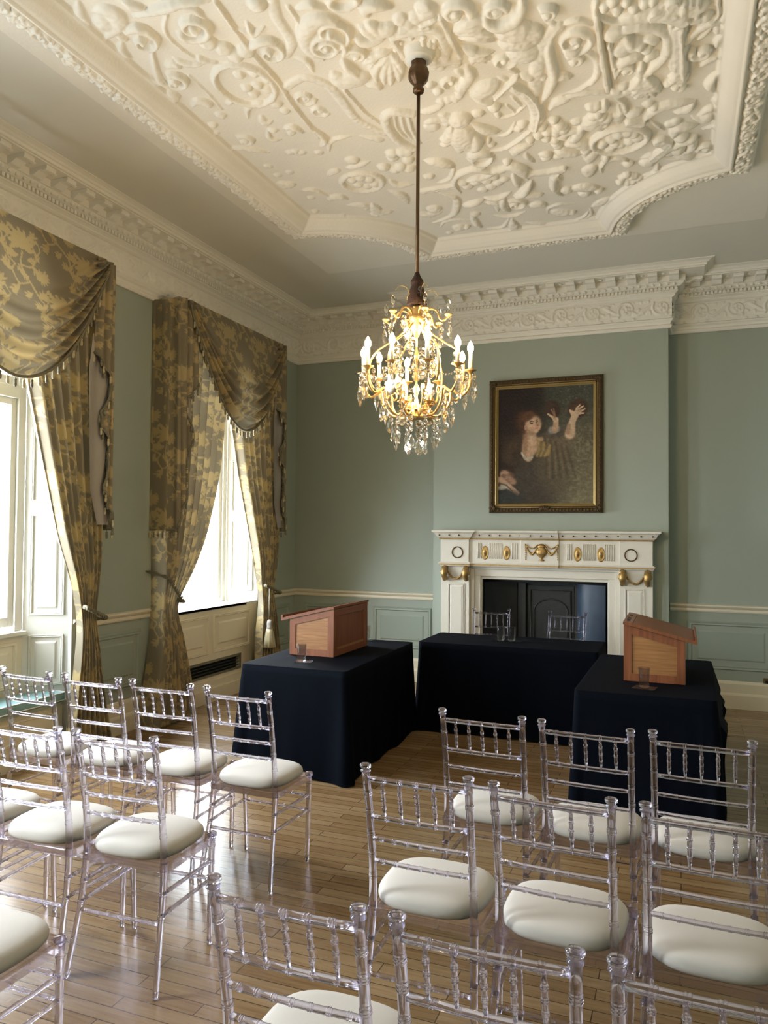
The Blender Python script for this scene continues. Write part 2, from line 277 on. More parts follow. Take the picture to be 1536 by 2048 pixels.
CEIL='[["s",22,50,-172,354,-166,362,-2.2,0],["s",20,45,-166,345,-180,345,-1.3,0],["x",50,50,-179,364,-182,354,-178,341,-169,334,-162,336,-160,343],["s",18,35,-203,349,-212,344,1.4,0],["x",30,50,-212,344,-206,339,-199,339,-194,343],["t",12,30,-208,305,-212,345,-212,373,-215,396,-217,436],["x",20,40,-216,423,-214,439,-221,448],["t",28,20,-182,315,-186,326,-187,339,-189,347,-196,354],["t",10,20,-177,321,-178,335,-183,349],["t",30,20,-210,380,-197,376,-189,383,-186,396,-186,424,-181,438,-176,447],["t",10,20,-180,394,-178,420,-174,434],["o",18,35,-231,370,16,20],["x",30,35,-230,359,-228,362],["x",30,35,-222,360,-219,364],["x",30,35,-218,368,-215,371],["x",30,35,-233,371,-230,374],["x",30,35,-226,371,-223,374],["x",30,35,-223,376,-220,380],["x",30,35,-232,377,-230,381],["s",16,30,-205,393,-201,398,1.5,0],["s",14,20,-203,409,-200,414,1.2,0],["x",35,50,-142,360,-147,351,-150,346],["x",35,50,-142,360,-143,350,-146,345],["x",35,50,-142,360,-152,358,-155,352],["s",20,45,-160,366,-164,362,1.2,0],["x",25,40,-142,370,-150,370,-158,368],["x",25,40,-142,370,-150,370,-160,376],["x",25,40,-142,370,-150,370,-159,381],["x",28,50,-143,371,-155,381,-159,393],["x",28,50,-143,371,-152,385,-156,397],["x",28,50,-143,371,-149,388,-153,399],["x",28,50,-143,371,-144,386,-147,397],["x",28,50,-143,371,-141,381,-144,392],["x",40,60,-143,341,-142,334,-136,334,-130,339],["x",50,50,-144,348,-139,353,-134,351],["x",40,30,-128,346,-130,352],["x",40,30,-126,350,-127,356],["x",40,30,-121,347,-122,354],["x",40,30,-130,354,-131,361],["x",40,30,-125,356,-127,362],["x",70,45,-179,377,-177,386,-168,386,-164,386],["x",30,50,-169,368,-169,375,-165,388],["x",30,40,-166,394,-161,395,-160,401],["r",15,30,-138,360,-137,385],["r",15,30,-137,360,-117,358],["b",50,50,-229,330],["b",50,50,-224,337],["b",50,50,-221,344],["b",50,50,-214,343],["e",20,30,-241,340,-237,345,-232,349],["x",20,40,-202,324,-203,332,-196,330],["x",15,30,-209,327,-203,331],["x",30,40,-174,324,-167,323,-165,325,-159,330],["b",50,50,-190,314],["o",20,40,-150,326,7,5],["x",20,30,-248,401,-242,391,-234,388,-228,390],["x",30,30,-239,401,-241,409,-236,409],["b",40,35,-224,393],["b",30,30,-223,402],["x",20,30,-243,417,-238,420],["x",25,35,-233,420,-227,419,-224,428],["b",30,30,-231,425],["x",20,25,-193,358,-188,362,-189,373],["x",30,50,-211,304,-224,300,-237,300,-252,300],["x",30,40,-250,289,-247,294,-243,297],["s",25,50,-229,317,-238,320,-1.6,0],["x",20,30,-228,303,-221,307,-220,314],["x",30,30,-270,282,-276,290,-277,298],["x",50,40,-268,291,-262,292,-260,297,-266,304,-277,309],["b",60,40,-269,299],["s",20,45,-260,317,-262,307,1.2,0],["x",30,50,-264,308,-256,307,-251,312],["t",10,20,-236,305,-244,314,-246,325,-243,339,-235,346],["x",20,35,-257,320,-268,337,-274,351,-268,359],["s",22,45,-266,353,-265,346,1.3,0],["x",20,30,-270,308,-267,314],["x",20,30,-281,311,-283,314],["x",25,30,-271,314,-276,320,-276,327],["x",20,35,-283,339,-278,345,-276,354],["b",55,50,-278,364],["b",40,30,-282,378],["x",30,40,-273,378,-266,374,-262,378,-262,382],["t",8,15,-256,351,-256,371,-258,387],["x",20,30,-252,383,-245,380],["b",35,30,-262,392],["b",30,30,-273,400],["b",20,20,-276,409],["x",30,35,-263,340,-257,339,-256,344],["x",25,30,-254,335,-250,342,-241,345],["x",30,30,-303,322,-302,331],["x",20,25,-244,418,-247,427,-242,431],["s",20,30,-264,424,-265,418,1.2,0],["x",20,30,-281,430,-273,430,-263,437,-258,443],["x",30,30,-282,447,-281,457,-284,476],["b",50,30,-271,488],["x",50,35,-274,489,-264,490],["x",20,30,-263,501,-254,503,-248,517],["x",40,35,-251,522,-242,520,-237,527],["x",40,30,-241,537,-230,541,-229,553],["x",30,30,-234,487,-227,482,-224,483],["o",20,35,-215,504,15,14],["b",35,30,-221,499],["b",35,30,-214,499],["b",35,30,-209,503],["b",35,30,-220,508],["b",35,30,-214,512],["b",35,30,-208,511],["x",20,25,-219,456,-213,445,-205,442,-198,443],["b",50,35,-209,472],["x",30,30,-217,481,-208,480,-199,478],["x",20,20,-207,406,-202,406,-200,414],["b",45,45,-180,472],["b",45,45,-173,473],["b",45,45,-181,477],["b",45,45,-173,484],["b",45,45,-181,492],["b",45,45,-192,488],["b",45,45,-176,496],["b",45,45,-186,494],["b",45,45,-170,474],["x",30,40,-195,508,-193,516,-182,520],["x",40,35,-202,524,-196,534,-196,550],["x",50,40,-222,541,-223,555,-213,559],["b",40,30,-227,560],["b",30,30,-270,538],["b",30,20,-262,515],["b",30,20,-253,553],["x",30,20,-191,445,-183,452,-180,455],["t",30,40,-164,470,-170,459,-171,443,-168,429,-161,425,-151,431],["t",12,20,-163,431,-166,447,-161,466],["t",12,20,-159,433,-162,448,-160,467],["t",12,20,-155,434,-158,450,-159,467],["b",30,18,-244,448],["b",30,18,-240,448],["b",30,18,-237,451],["b",30,18,-226,455],["b",30,18,-268,460],["b",30,18,-258,473],["b",30,18,-268,474],["r",15,35,-110,354,-109,387],["r",15,35,-110,390,-127,388],["r",15,35,-113,354,-121,356],["t",30,30,-123,360,-117,361,-114,367,-114,378,-117,385],["x",18,30,-124,368,-125,372],["x",18,30,-121,370,-122,374],["x",18,30,-119,372,-120,376],["x",18,30,-119,379,-120,383],["x",18,30,-122,382,-123,386],["s",22,45,-83,358,-78,359,-1.8,0],["x",40,60,-88,355,-89,365,-84,370,-76,368,-71,361,-70,355],["s",30,45,-102,353,-95,356,-1.2,0],["x",40,50,-107,366,-97,362,-89,363],["x",40,50,-107,366,-98,365,-91,368],["x",35,50,-106,368,-97,369,-88,377],["x",30,45,-106,372,-97,374,-89,381],["x",30,45,-106,379,-101,386,-92,390],["x",30,45,-106,379,-101,386,-95,396],["x",30,45,-106,379,-101,386,-98,398],["x",30,45,-106,379,-101,386,-101,396],["x",30,45,-106,379,-101,386,-105,396],["x",90,60,-84,376,-77,378,-71,387],["x",70,60,-86,386,-78,385,-70,390],["x",50,45,-73,374,-69,381,-70,391],["b",90,50,-77,396],["s",20,40,-88,398,-81,398,1.2,0],["x",20,30,-91,401,-83,413],["x",30,40,-82,415,-75,421],["b",20,30,-71,422],["x",35,35,-65,426,-61,424,-57,428],["t",40,25,-57,382,-65,391,-72,410,-78,435],["x",30,50,-59,385,-64,397,-65,422,-71,437,-77,446],["t",10,30,-57,382,-63,391,-64,403,-66,422,-71,438,-76,446],["x",20,30,-55,381,-47,380,-40,387],["s",20,35,-51,396,-49,406,-1.5,0],["x",35,45,-56,400,-53,404,-48,404],["x",30,40,-55,391,-50,388,-45,391,-46,396],["x",20,30,-55,409,-47,407,-42,413,-41,422,-44,433,-54,441,-64,443],["s",20,30,-53,413,-55,408,1.0,0],["s",20,45,-60,369,-62,365,1.3,0],["x",15,20,-62,376,-56,381],["x",70,60,-111,425,-104,421,-96,417],["x",30,50,-113,426,-106,433,-102,434],["r",14,40,-100,431,-84,415],["x",20,20,-94,413,-90,418],["t",40,40,-89,424,-83,434,-80,449,-81,462,-85,473],["t",12,55,-88,422,-81,432,-78,450,-81,463,-84,473],["t",10,15,-102,455,-94,454,-86,447],["t",10,15,-91,435,-88,446],["t",10,15,-96,442,-93,451],["b",40,50,-103,441],["b",40,30,-114,445],["x",20,30,-103,447,-103,454],["x",40,40,-108,397,-109,406,-117,417,-120,426],["s",20,30,-120,408,-114,400,1.2,0],["b",30,30,-132,407],["b",30,30,-130,415],["b",30,30,-131,425],["b",30,30,-127,425],["b",30,30,-123,425],["b",30,30,-125,391],["b",30,30,-122,393],["b",30,30,-113,393],["x",30,30,-147,432,-140,432,-131,429],["x",40,40,-71,453,-65,448,-60,447],["b",25,30,-48,465],["x",50,40,-119,350,-115,348,-111,345],["b",50,40,-115,345],["r",16,50,-38,380,-38,386,-38,402,-38,445],["r",14,40,-34,404,-33,434],["r",14,40,-4,399,-4,436],["r",40,50,0,402,0,445],["r",12,70,1,402,2,445],["r",40,50,-3,382,-1,391],["r",20,60,2,384,2,392],["r",20,50,8,386,8,395],["r",20,50,5,385,5,393],["x",60,45,-29,388,-17,387,-6,390,3,403],["r",40,60,-11,387,-4,390,2,396],["t",15,30,-37,369,-38,378,-32,386,-23,390,-14,389,-7,382],["x",30,50,-34,376,-33,372],["x",30,50,-28,381,-28,376],["x",30,50,-21,382,-20,378],["x",30,50,-30,374,-29,369],["x",30,50,-24,376,-23,372],["x",30,50,-16,380,-15,376],["x",30,50,-12,380,-11,375],["b",60,60,-31,396],["x",30,60,-27,394,-24,404,-20,412],["t",32,50,-25,394,-18,395,-11,399,-6,406,-5,415,-7,423,-13,432,-17,436],["x",30,40,-18,406,-13,408,-11,413],["b",60,50,-22,409],["b",60,50,-28,411],["b",35,60,-19,410],["b",35,60,-16,414],["x",30,50,-17,425,-15,421,-10,422],["x",50,55,-31,426,-28,421,-23,419,-17,422],["s",20,40,-27,430,-32,430,1.4,0],["x",30,50,-19,426,-20,433,-20,440],["x",30,50,-19,437,-22,449,-26,457],["x",30,50,-19,437,-21,451,-24,462],["x",30,50,-19,437,-20,451,-21,461],["x",30,50,-19,437,-18,451,-17,463],["x",30,50,-19,437,-16,451,-13,462],["x",30,50,-19,437,-14,449,-10,458],["x",30,50,-19,437,-23,445,-27,450],["x",30,50,-19,437,-15,446,-11,452],["b",30,45,-3,449],["b",30,45,-1,450],["b",30,45,1,452],["b",30,45,-6,451],["b",30,45,-2,456],["b",30,45,1,458],["b",30,45,-3,446],["b",30,45,2,448],["b",35,35,-34,450],["b",35,35,-30,446],["b",35,35,-32,453],["b",35,35,-28,452],["x",30,45,23,392,19,404,14,404,6,410,2,419,4,429,7,434],["t",10,30,17,389,18,399,14,404],["x",20,30,16,407,11,413,8,416],["s",25,50,11,427,6,425,-1.2,0],["b",35,50,4,396],["b",35,50,7,398],["b",35,50,9,398],["b",35,50,12,398],["b",35,50,10,390],["x",30,40,17,408,19,412,22,411],["x",45,60,28,410,25,415,21,419,18,426],["x",30,40,31,406,30,413],["x",40,50,27,410,25,420,22,417],["b",60,60,30,432],["x",60,60,37,426,36,436,34,443],["x",30,50,32,419,35,424,38,427],["b",60,50,31,424],["x",25,35,10,442,16,435,26,436],["b",80,45,28,442],["x",30,50,26,448,19,452,16,459,17,465,21,470],["x",40,60,23,464,27,459,33,462,33,468],["x",25,30,25,464,29,464,30,466],["b",40,40,30,453],["x",40,50,21,470,26,472,31,474],["x",30,40,29,485,31,474],["b",45,45,22,479],["b",30,30,26,483],["x",40,50,-20,488,-14,477,-4,474,8,476],["x",30,40,-3,485,4,484,8,477],["b",30,50,-14,473],["b",35,30,-17,470],["x",40,50,11,493,18,487,28,496,26,507,14,511],["x",30,40,7,493,14,499,20,498],["b",50,50,16,495],["b",40,30,-5,498],["b",35,30,-2,496],["x",15,20,-17,489,-9,505],["r",30,50,-29,485,-21,489],["x",40,50,-30,476,-26,476,-21,476],["o",22,50,-36,506,17,15],["b",40,45,-46,506],["b",40,45,-41,504],["b",40,45,-36,500],["b",40,45,-31,500],["b",40,45,-42,515],["b",40,45,-36,512],["b",40,45,-30,510],["b",40,45,-25,508],["b",40,45,-47,509],["b",40,45,-39,510],["b",40,45,-27,502],["t",18,30,-72,454,-65,447,-55,445,-44,447,-36,453,-31,463,-30,474],["x",20,30,-34,465,-33,473,-34,480],["b",90,60,-49,479],["b",35,50,-49,461],["b",35,50,-46,461],["b",35,50,-44,474],["b",35,50,-43,482],["b",35,50,-46,470],["b",35,50,-41,477],["b",35,50,-49,471],["b",35,50,-46,485],["b",35,50,-53,480],["x",30,50,-41,457,-42,464,-46,465],["x",40,30,-38,480,-35,478,-35,486],["b",40,30,-59,475],["x",40,50,-56,480,-61,491,-67,500],["x",30,40,-56,485,-66,485,-72,490],["b",40,50,-70,475],["b",40,50,-73,483],["b",40,50,-68,481],["b",40,50,-69,488],["b",40,50,-75,491],["b",40,50,-74,499],["x",50,55,-71,500,-63,500,-57,508,-60,521],["x",50,50,-76,507,-71,511,-61,516],["b",40,30,-76,515],["r",50,50,-12,516,-7,521],["r",40,50,-16,537,-6,524],["x",40,50,-4,516,-1,504,10,505],["b",50,60,1,516],["x",40,60,-3,534,-2,524,7,520,9,519],["b",50,60,-1,532],["x",30,50,3,540,8,530,7,520],["s",25,50,16,535,11,535,1.3,0],["b",30,40,22,541],["b",30,40,26,542],["x",40,50,24,528,27,523,30,528],["x",30,40,-12,538,-6,543,3,544,14,550,22,549],["b",50,45,-6,534],["x",30,35,-10,556,1,561,10,557],["b",30,35,9,558],["x",20,20,25,542,34,556],["b",60,45,-20,544],["x",20,30,-25,564,-16,560,-14,550],["x",30,30,-24,538,-17,534,-15,542],["b",32,45,-38,561],["b",32,45,-35,558],["b",32,45,-32,561],["b",32,45,-30,562],["b",32,45,-27,566],["b",32,45,-40,568],["b",32,45,-35,570],["b",32,45,-31,570],["x",20,30,-51,550,-51,541,-46,532,-37,533,-31,540],["b",40,40,-33,542],["x",50,45,-58,532,-55,520,-52,517],["x",30,40,-47,534,-46,524],["x",50,35,-60,553,-59,542,-55,537],["x",30,50,-82,577,-86,563,-84,547,-79,540],["b",50,40,-78,568],["x",60,40,-73,568,-66,568,-55,574],["b",50,45,-66,578],["b",35,50,-56,576],["r",25,40,-85,534,-75,533],["x",50,30,-63,605,-54,598,-49,594],["x",15,20,-65,607,-67,621,-81,627],["x",15,20,-95,596,-87,591,-77,595],["b",50,40,-85,608],["b",30,40,-79,609],["b",30,25,-90,630],["b",20,20,-67,639],["b",20,20,-61,639],["b",75,70,-126,447],["x",100,70,-129,458,-130,469,-128,483],["x",50,75,-122,465,-123,477,-129,487],["x",40,50,-133,453,-138,465,-144,467],["x",40,50,-120,455,-114,464,-107,470],["x",40,50,-134,466,-135,478,-136,486],["x",40,30,-136,438,-133,443,-136,453],["x",30,20,-148,445,-142,444,-136,447],["b",50,30,-145,450],["x",30,30,-146,474,-139,472],["x",20,30,-115,475,-116,481],["b",30,30,-115,484],["x",50,50,-132,503,-129,494,-123,493,-118,500],["x",20,40,-135,497,-130,507,-122,507,-117,499],["x",15,30,-118,493,-106,491,-90,478,-84,470],["x",15,20,-109,476,-101,474,-95,463],["b",30,40,-127,510],["x",50,50,-162,490,-153,495,-147,505],["x",20,25,-146,505,-153,520,-164,525],["b",40,30,-167,513],["r",30,30,-180,533,-155,533],["r",25,35,-101,533,-76,535],["x",30,50,-153,546,-153,529,-146,516,-133,512,-123,519,-108,518,-101,529,-102,542],["x",50,60,-111,515,-104,523,-102,538],["x",40,60,-100,545,-108,560,-116,566],["x",30,50,-110,530,-110,551],["x",30,45,-144,529,-136,526,-130,526,-114,519],["b",40,30,-123,521],["b",40,30,-117,522],["b",40,30,-124,530],["b",40,30,-130,534],["b",40,30,-138,534],["b",40,30,-129,544],["b",40,30,-123,540],["b",40,30,-136,547],["b",40,30,-118,536],["b",40,30,-147,531],["b",40,30,-145,538],["x",40,50,-157,568,-148,566,-140,563],["x",30,45,-138,560,-129,563,-118,558],["s",20,35,-118,580,-121,572,1.4,0],["x",30,45,-124,564,-128,578,-125,591],["x",30,35,-134,588,-132,573,-140,568],["x",40,40,-110,565,-103,568,-96,569],["x",20,30,-138,595,-127,600,-114,596],["x",50,40,-127,607,-128,625,-124,623],["x",20,20,-128,604,-137,619,-150,619],["b",50,40,-127,645],["x",20,25,-132,628,-123,629],["x",15,20,-186,603,-179,593,-169,592,-160,598],["b",60,40,-171,608],["b",30,40,-165,608],["x",30,30,-154,583,-156,604,-154,615],["b",40,30,-152,587],["b",30,20,-182,617],["x",15,20,-192,640,-184,628,-167,629,-153,631],["b",35,35,-153,632],["x",50,40,-108,587,-102,586,-98,591],["x",20,25,-117,618,-108,622,-100,627],["b",40,30,-90,630],["x",15,20,-119,641,-106,638,-100,630],["x",15,20,-98,606,-95,595,-86,592,-76,595],["x",60,35,-94,602,-87,608,-78,611],["x",15,20,-82,627,-72,622,-67,613],["x",40,45,-104,503,-100,496,-90,493],["x",20,30,-96,503,-96,510,-93,518],["b",30,40,-90,487],["b",40,35,-84,514],["x",30,40,-88,509,-83,509,-82,516],["b",30,50,-110,510],["x",30,45,-79,551,-83,544,-86,560,-85,575],["x",30,30,-168,542,-159,552,-162,568,-171,584,-189,592],["x",50,30,-193,569,-188,575,-177,574],["b",60,40,-180,566],["b",35,45,-80,464],["b",35,45,-80,473],["b",35,45,-78,481],["b",35,45,-72,480],["b",35,45,-68,477],["b",35,45,-72,468],["b",35,45,-84,483],["b",35,45,-80,488],["b",35,45,-75,496],["b",35,40,-91,466],["b",35,40,-94,470]]'
WORLD=12.0; EXPO=1.78
# ------------------------------------------------------------------ setting: floor, walls, openings
WC=[6.35,3.65,.95]; WO,WI,WD=.87,.65,.25; WTOP=3.45
fl=MB().box(XL-.5,XR+.2,YS-.2,YB+.3,-.1,0); struct('floor',fl,M['floor'],'glossy narrow oak strip floor')
wl=MB(); ys=[YS-.2]
edges=[YS-.2]+sorted([c-WO for c in WC]+[c+WO for c in WC])+[YB+.3]
for i in range(0,len(edges),2): wl.box(XL-.45,XL,edges[i],edges[i+1],0,ZC+.1)
for c in WC: wl.box(XL-.45,XL,c-WO,c+WO,WTOP,ZC+.1)
struct('wall_left',wl,M['green'],'sage green window wall')
wb=MB().box(XL,BX0,YB,YB+.3,0,ZC+.1).box(BX1,XR+.2,YB,YB+.3,0,ZC+.1)
OX0,OX1,OZ=-1.93,-.66,1.19
wb.box(BX0,OX0,YR,YB+.3,0,ZC+.1).box(OX1,BX1,YR,YB+.3,0,ZC+.1).box(OX0,OX1,YR,YB+.3,OZ,ZC+.1)
struct('wall_back',wb,M['green'],'sage green end wall with projecting chimney breast')
struct('wall_right',MB().box(XR,XR+.2,YS-.2,YB+.3,0,ZC+.1),M['green'])
struct('wall_front',MB().box(XL-.45,XR+.2,YS-.2,YS,0,ZC+.1),M['green'])
# --- perimeter path (room side), used by skirting, dado rail and cornice
PATH=[(XR,YS),(XR,YB),(BX1,YB),(BX1,YR),(BX0,YR),(BX0,YB),(XL,YB),(XL,YS)]
def offset_path(path,d):
    out=[]
    n=len(path)
    for i,p in enumerate(path):
        p=Vector(p)
        def nrm(a,b): t=(Vector(b)-Vector(a)).normalized(); return Vector((-t.y,t.x))   # left of travel = room side
        if i==0: out.append(p+nrm(path[0],path[1])*d)
        elif i==n-1: out.append(p+nrm(path[-2],path[-1])*d)
        else:
            n1,n2=nrm(path[i-1],path[i]),nrm(path[i],path[i+1]); k=1+n1.dot(n2); out.append(p+(n1+n2)*(d/k) if k>1e-6 else p+n1*d)
    return out
def sweep(path,prof,mb=None,ends=True):
    mb=mb or MB(); rows=[[(q.x,q.y,z) for q in offset_path(path,d)] for d,z in prof]
    P=np.array(rows).transpose(1,0,2)
    for i in range(len(path)-1):
        a,b=P[i],P[i+1]; m=len(prof); mb.add(list(a)+list(b),[(k,k+1,m+k+1,m+k) for k in range(m-1)],False)
    if ends:
        mb.add(list(P[0]),[tuple(range(len(prof)))]); mb.add(list(P[-1]),[tuple(range(len(prof)-1,-1,-1))])
    return mb
def seg(y0,y1): return [(XL,y1),(XL,y0)]
# cornice
corn=[(0,3.655),(.022,3.655),(.03,3.668),(.03,3.682),(.018,3.695),(.024,3.715),(.04,3.73),(.042,3.742),(.03,3.748),
 (.034,3.945),(.05,3.95),(.062,3.962),(.062,3.972),(.078,3.985),(.088,3.99),(.088,4.0),(.088,4.026),(.108,4.03),(.13,4.045),(.142,4.058),(.142,4.064),(.155,4.066),(.155,4.118),
 (.318,4.121),(.318,4.128),(.335,4.13),(.337,4.15),(.350,4.153),(.362,4.164),(.385,4.172),(.40,4.174),(.40,4.185),(0,4.185)]
cm=sweep(PATH,corn,ends=False)
random.seed(3)
# dentils, egg-and-dart, modillions along each run
def runs(path,d):
    q=offset_path(path,d); return [(q[i],q[i+1]) for i in range(len(q)-1)]
def orient(a,b):
    t=(b-a).normalized(); n=Vector((-t.y,t.x)); return t,n
VIS=[]   # (index of run)
base=runs(PATH,0)
for i,(a,b) in enumerate(runs(PATH,.088)):
    t,n=orient(a,b); L=(b-a).length
    if L<.5: continue
    if i in(0,): continue
    k=int(L/.036)
    for j in range(k):
        p=a+t*(L*(j+.5)/k)
        if p.y<2.2 and i==6: continue
        q=[p+t*(-.011),p+t*.011,p+t*.011+n*.020,p+t*(-.011)+n*.020]
        cm.add([(v.x,v.y,3.999) for v in q]+[(v.x,v.y,4.027) for v in q],[(0,1,2,3),(0,1,5,4),(1,2,6,5),(2,3,7,6),(3,0,4,7)])
    k=int(L/.062)
    for j in range(k):      # eggs
        p=a+t*(L*(j+.5)/k)+n*.045
        if p.y<2.2 and i==6: continue
        cm.lathe([(0,-.016),(.012,-.012),(.017,0),(.012,.012),(0,.016)],(p.x,p.y,4.047),6)
for i,(a,b) in enumerate(runs(PATH,.15)):
    t,n=orient(a,b); L=(b-a).length
    if i==0: continue
    k=max(1,round(L/.187))
    if L<.5: k=1
    for j in range(k):
        p=a+t*(L*(j+.5)/k)
        if p.y<2.2 and i==6: continue
        pr=[(0,4.066),(.0,4.118),(.155,4.118),(.158,4.102),(.148,4.088),(.128,4.086),(.108,4.094),(.085,4.092),(.055,4.076),(.035,4.066)]
        w=.042; v0=[p+t*(-w)+n*dd for dd,z in pr]; v1=[p+t*w+n*dd for dd,z in pr]; m=len(pr)
        cm.add([(q.x,q.y,z) for q,(dd,z) in zip(v0,pr)]+[(q.x,q.y,z) for q,(dd,z) in zip(v1,pr)],
               [tuple(range(m)),tuple(range(2*m-1,m-1,-1))]+[(u,(u+1)%m,m+(u+1)%m,m+u) for u in range(m)])
        # leaf on the soffit between modillions
        c=p+t*(L/k/2)+n*.08
        if j<k-1: cm.lathe([(0,-.012),(.014,-.008),(.028,.0)],(c.x,c.y,4.121),8)
struct('trim_cornice',cm,M['plaster'],'white plaster cornice with scrolling frieze, dentils and modillions')
# frieze relief tile
random.seed(11)
FT=Relief(0,.64,0,.2,.008,wrap=True)
for s_ in (0,.32):
    FT.spiral(.012,.020,(.08+s_,.105),(.15+s_,.06 if s_ else .15),1.6 if s_ else -1.6)
    FT.stroke('x',.014,.018,[(.15+s_,.06 if s_ else .15),(.22+s_,.10),(.30+s_,.15 if s_ else .05),(.36+s_,.12)])
    for k in range(5):
        a=2*PI*k/5; FT.stamp(.08+s_+.028*math.cos(a),.105+.028*math.sin(a),.015,.022)
    for q in((.2,.16),(.24,.05),(.27,.16),(.3,.08),(.18,.04),(.13,.18),(.02,.17),(.02,.05)): FT.stroke('x',.012,.018,[(q[0]+s_,q[1]),(q[0]+s_+random.uniform(-.03,.03),q[1]+random.uniform(-.03,.03)+.02),(q[0]+s_+.035,q[1]+.01)])
fr=MB()
def tile_h(T,U,V):
    return T.H[(np.floor(V/T.res).astype(int))%T.ny,(np.floor(U/T.res).astype(int))%T.nx]
frieze=None
for i,(a,b) in enumerate(runs(PATH,.035)):
    if i==0: continue
    t,n=orient(a,b); L=(b-a).length
    if i==6: b=a+t*(a.y-2.2); L=(b-a).length
    U=np.arange(0,L+.004,.008); V=np.arange(0,.192,.008); UU,VV=np.meshgrid(U,V)
    h=tile_h(FT,UU+i*.21,VV+.004); h[0]=h[-1]=0
    P=np.stack([a.x+t.x*UU+n.x*h,a.y+t.y*UU+n.y*h,3.748+VV*1.02],-1); fr.grid(P)
struct('trim_frieze',fr,M['plaster'],'acanthus scroll relief in the cornice frieze')
# skirting: two-step cream board on walls
skp=[(0,0),(.035,0),(.035,.128),(.028,.143),(.02,.15),(.02,.235),(.012,.255),(0,.262)]
sk=MB()
for c0,c1 in((YS,WC[2]-WO),(WC[2]+WO,WC[1]-WO),(WC[1]+WO,WC[0]-WO),(WC[0]+WO,YB)): sweep([(XL,c1),(XL,c0)],skp,sk)
struct('baseboard_left',sk,M['cream'],'cream skirting on the window wall')
sk=sweep([(XR,YB),(BX1,YB),(BX1,YR),(OX1+.45,YR)],skp); sweep([(OX0-.45,YR),(BX0,YR),(BX0,YB),(XL,YB)],skp,sk)
struct('baseboard_back',sk,M['cream'],'cream skirting on the fireplace wall')
# dado rail
drp=[(0,.912),(.012,.912),(.018,.925),(.016,.945),(.03,.955),(.042,.97),(.042,.982),(0,.988)]
dr=MB()
for c0,c1 in((YS,WC[2]-WO),(WC[2]+WO,WC[1]-WO),(WC[1]+WO,WC[0]-WO),(WC[0]+WO,YB)): sweep([(XL,c1),(XL,c0)],drp,dr)
struct('trim_1',dr,M['cream'],'cream dado rail on the window wall')
dr=sweep([(XR,YB),(BX1+.01,YB)],drp); sweep([(BX0-.0,YB),(XL,YB)],drp,dr)
struct('trim_2',dr,M['cream'],'cream dado rail in the two alcoves')
# dado panels (raised frame mouldings)
pn=MB()
def frame_on(mb,fn,a0,a1,z0,z1,w=.035,h=.014):
    "moulding frame: fn(a,z,d)->xyz with d off the wall"
    pr=[(0,0),(.25,1),(.55,.75),(.8,.95),(1,0)]
    def ring(o,d): return [fn(a0+o,z0+o,d),fn(a1-o,z0+o,d),fn(a1-o,z1-o,d),fn(a0+o,z1-o,d)]
    R=[ring(w*o,h*d+.0005) for o,d in pr]
    for i in range(len(R)-1):
        mb.add(R[i]+R[i+1],[(k,(k+1)%4,4+(k+1)%4,4+k) for k in range(4)])
def field_on(mb,fn,a0,a1,z0,z1,d=.008):
    v=[fn(a0,z0,0),fn(a1,z0,0),fn(a1,z1,0),fn(a0,z1,0),fn(a0+.015,z0+.015,d),fn(a1-.015,z0+.015,d),fn(a1-.015,z1-.015,d),fn(a0+.015,z1-.015,d)]
    mb.add(v,[(4,5,6,7),(0,1,5,4),(1,2,6,5),(2,3,7,6),(3,0,4,7)])
fb=lambda a,z,d:(a,YB-d,z); fL=lambda a,z,d:(XL+d,a,z)
for a0,a1 in((-4.15,-3.42),(-3.27,-2.57),(.06,.84),(.95,1.62)):
    frame_on(pn,fb,a0,a1,.36,.825,.045,.016); field_on(pn,fb,a0+.09,a1-.09,.45,.735)
for a0,a1 in((4.68,5.32),(7.4,7.95)):
    frame_on(pn,fL,a0,a1,.36,.825,.045,.016); field_on(pn,fL,a0+.09,a1-.09,.45,.735)
struct('trim_3',pn,M['dado'],'sage dado panel mouldings')
